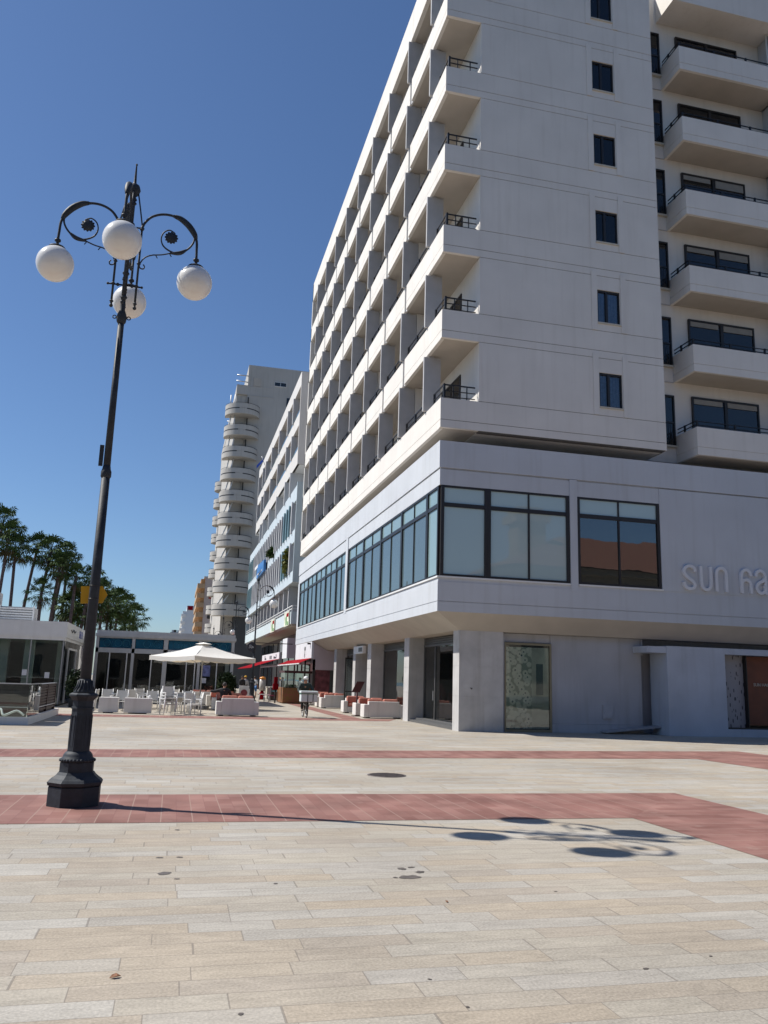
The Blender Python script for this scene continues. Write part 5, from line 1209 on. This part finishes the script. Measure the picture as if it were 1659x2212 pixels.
    MB().sphere(tuple(hc+Vector((0, .022, .022))), .098, 16, 10, (.95, 1.02, 1.0)).build('hair', hair, t)
    if hat: 
        b = MB().sphere(tuple(hc+Vector((0, .01, .045))), .112, 18, 10, (1, 1.05, .85)); b.prism([(-.08, -.02), (.08, -.02), (.06, -.03), (-.06, -.03)], -.2, -.08).build('_', hat) if False else None
        bb = MB(); bb.lathe([(.09, -.006), (.09, .006)], 16, (hc.x, hc.y-.09, hc.z+.045)); b.add(bb); b.build('cap', hat, t)
    return t
def stand(h=1.0, stride=.12, arm=.12):
    return dict(pelvis=(0, 0, .95), waist=(0, 0, 1.10), chest=(0, .0, 1.34), neck=(0, 0, 1.49), head0=(0, -.01, 1.58), head1=(0, -.02, 1.66), shl=(-.18, 0, 1.40), ell=(-.23, .03, 1.12), wrl=(-.24, -arm, .90), hal=(-.24, -arm-.03, .84), shr=(.18, 0, 1.40), elr=(.23, .04, 1.12), wrr=(.24, arm*.3, .88), har=(.24, arm*.3, .82),
                hil=(-.09, 0, .90), knl=(-.10, -stride, .50), anl=(-.10, -stride*.7, .09), tol=(-.10, -stride*.7-.14, .04), hir=(.09, 0, .90), knr=(.10, stride*.4, .50), anr=(.10, stride*1.6, .10), tor=(.10, stride*1.6-.14, .04))
DGREEN = mat('dark_green_jacket', (.022, .035, .032), .8, var=.2, scale=6); DTR = mat('dark_trousers', (.02, .02, .022), .8, var=.2); HAIRG = mat('grey_hair', (.045, .04, .038), .8, var=.3, scale=20); HAIRD = mat('dark_hair', (.02, .015, .012), .7)
BX, BY = 5.9, 37.9
J = dict(pelvis=(0, .42, 1.0), waist=(0, .38, 1.14), chest=(0, .26, 1.36), neck=(0, .18, 1.49), head0=(0, .14, 1.585), head1=(0, .12, 1.67), shl=(-.22, .22, 1.42), ell=(-.34, .02, 1.20), wrl=(-.28, -.2, 1.06), hal=(-.25, -.27, 1.05), shr=(.22, .22, 1.42), elr=(.34, .02, 1.20), wrr=(.28, -.2, 1.06), har=(.25, -.27, 1.05),
         hil=(-.09, .4, .96), knl=(-.13, .06, .72), anl=(-.11, .22, .34), tol=(-.11, .06, .30), hir=(.09, .4, .96), knr=(.12, .12, .55), anr=(.10, .22, .17), tor=(.10, .07, .12))
person((BX, BY, 0), 0, 'cyclist in dark jacket and white cap riding towards the viewer', J, DGREEN, DTR, HAIRD, hat=WPAINT, shoe=DTR)
bk = thing('bicycle', 'bicycle with a black frame ridden towards the viewer in the street mouth', 'bicycle', (BX, BY, 0))
def wheel(y, r=.33):
    w_ = bpy.data.objects.new('wheel', None)
    ty = MB(); pts = [(0, y+r*math.cos(a/24*2*math.pi), r+r*.97*math.sin(a/24*2*math.pi)) for a in range(25)]; ty.tube(pts, .024, 6)
    o = ty.build('wheel', DARKM, bk); rm_ = MB(); rm_.tube([(0, y+(r-.035)*math.cos(a/24*2*math.pi), r+(r-.035)*math.sin(a/24*2*math.pi)) for a in range(25)], .010, 5)
    for a in range(14): rm_.tube([(0, y, r), (0, y+(r-.03)*math.cos(a/14*2*math.pi), r+(r-.03)*math.sin(a/14*2*math.pi))], .002, 3)
    rm_.build('rim', GREYM, o)
wheel(-.45); wheel(.58)
MB().tube([(0, .2, .3), (0, .42, .92)], .016, 6).tube([(0, .2, .3), (0, -.28, .82)], .018, 6).tube([(0, .38, .82), (0, -.26, .88)], .016, 6).tube([(0, .2, .3), (0, .58, .33)], .012, 6).tube([(0, .4, .82), (0, .58, .33)], .010, 6).tube([(0, -.24, .95), (0, -.30, .72), (0, -.45, .33)], .016, 6).build('frame', DARKM, bk)
MB().tube([(-.3, -.18, 1.02), (-.2, -.24, 1.04), (.2, -.24, 1.04), (.3, -.18, 1.02)], .013, 6).build('handlebar', GREYM, bk)
MB().sphere((0, .44, .94), .11, 12, 6, (.9, 1.2, .35)).build('saddle', DARKM, bk)
MB().box(-.10, .10, .19, .21, .29, .31).box(-.14, -.07, .14, .25, .27, .31).box(.07, .14, .10, .2, .12, .16).build('pedal', DARKM, bk)
MB().box(-.2, .2, -.7, -.35, .66, .69).tube([(-.15, -.68, .67), (0, -.45, .35)], .01, 5).tube([(.15, -.68, .67), (0, -.45, .35)], .01, 5).build('front_rack', DARKM, bk)
cb = thing('cargo_box', 'white insulated box with green and black straps on the bicycle front', 'box', (BX+.05, BY-.52, .69)); cb.scale = (.88, 1, .88)
MB().box(-.42, .42, -.26, .26, 0, .42).build('box', mat('foam_box', (.62, .68, .68), .6, var=.04), cb, bevel=.03)
MB().box(-.44, .44, -.28, .28, .42, .54).build('lid', MATS['foam_box'], cb, bevel=.03)
MB().box(-.445, .445, -.285, .285, .385, .41).build('green_strap', mat('green_strap', (.02, .12, .06), .6), cb)
MB().box(-.10, -.07, -.285, -.262, 0, .40).box(.17, .20, -.285, -.262, 0, .40).build('black_strap', DARKM, cb)
# seated man on left terrace
J = dict(pelvis=(0, 0, .52), waist=(0, .02, .68), chest=(0, .04, .92), neck=(0, .02, 1.06), head0=(0, -.0, 1.13), head1=(0, -.02, 1.20), shl=(-.19, .04, .97), ell=(-.30, .0, .74), wrl=(-.20, -.22, .66), hal=(-.17, -.28, .66), shr=(.19, .04, .97), elr=(.42, .06, .90), wrr=(.62, .04, .92), har=(.69, .04, .92),
         hil=(-.1, -.02, .50), knl=(-.12, -.44, .52), anl=(-.12, -.46, .10), tol=(-.12, -.6, .05), hir=(.1, -.02, .5), knr=(.14, -.44, .52), anr=(.14, -.42, .10), tor=(.14, -.56, .05))
person((2.3, 38.2, .12), R(176), 'grey haired man in black sitting back on the left terrace sofa, arm along its back', J, mat('black_shirt', (.015, .014, .016), .8), DTR, HAIRG)
person((6.75, 71.2, 0), R(160), 'pedestrian in white shirt and blue shorts walking up the street', stand(), WPAINT, mat('blue_shorts', (.04, .13, .32), .8), HAIRD, sleeves=False, legs_full=False)
person((5.75, 71.8, 0), R(10), 'pedestrian in a dark top and dark trousers walking in the street', stand(stride=.1), mat('black_shirt', (.015, .014, .016)), DTR, HAIRD)
person((6.15, 73.4, 0), R(180), 'pedestrian in a yellow cap and grey shirt behind the others', stand(stride=.08), FIN, DTR, HAIRD, hat=YELLOW)
print('objects', len(COL.objects))
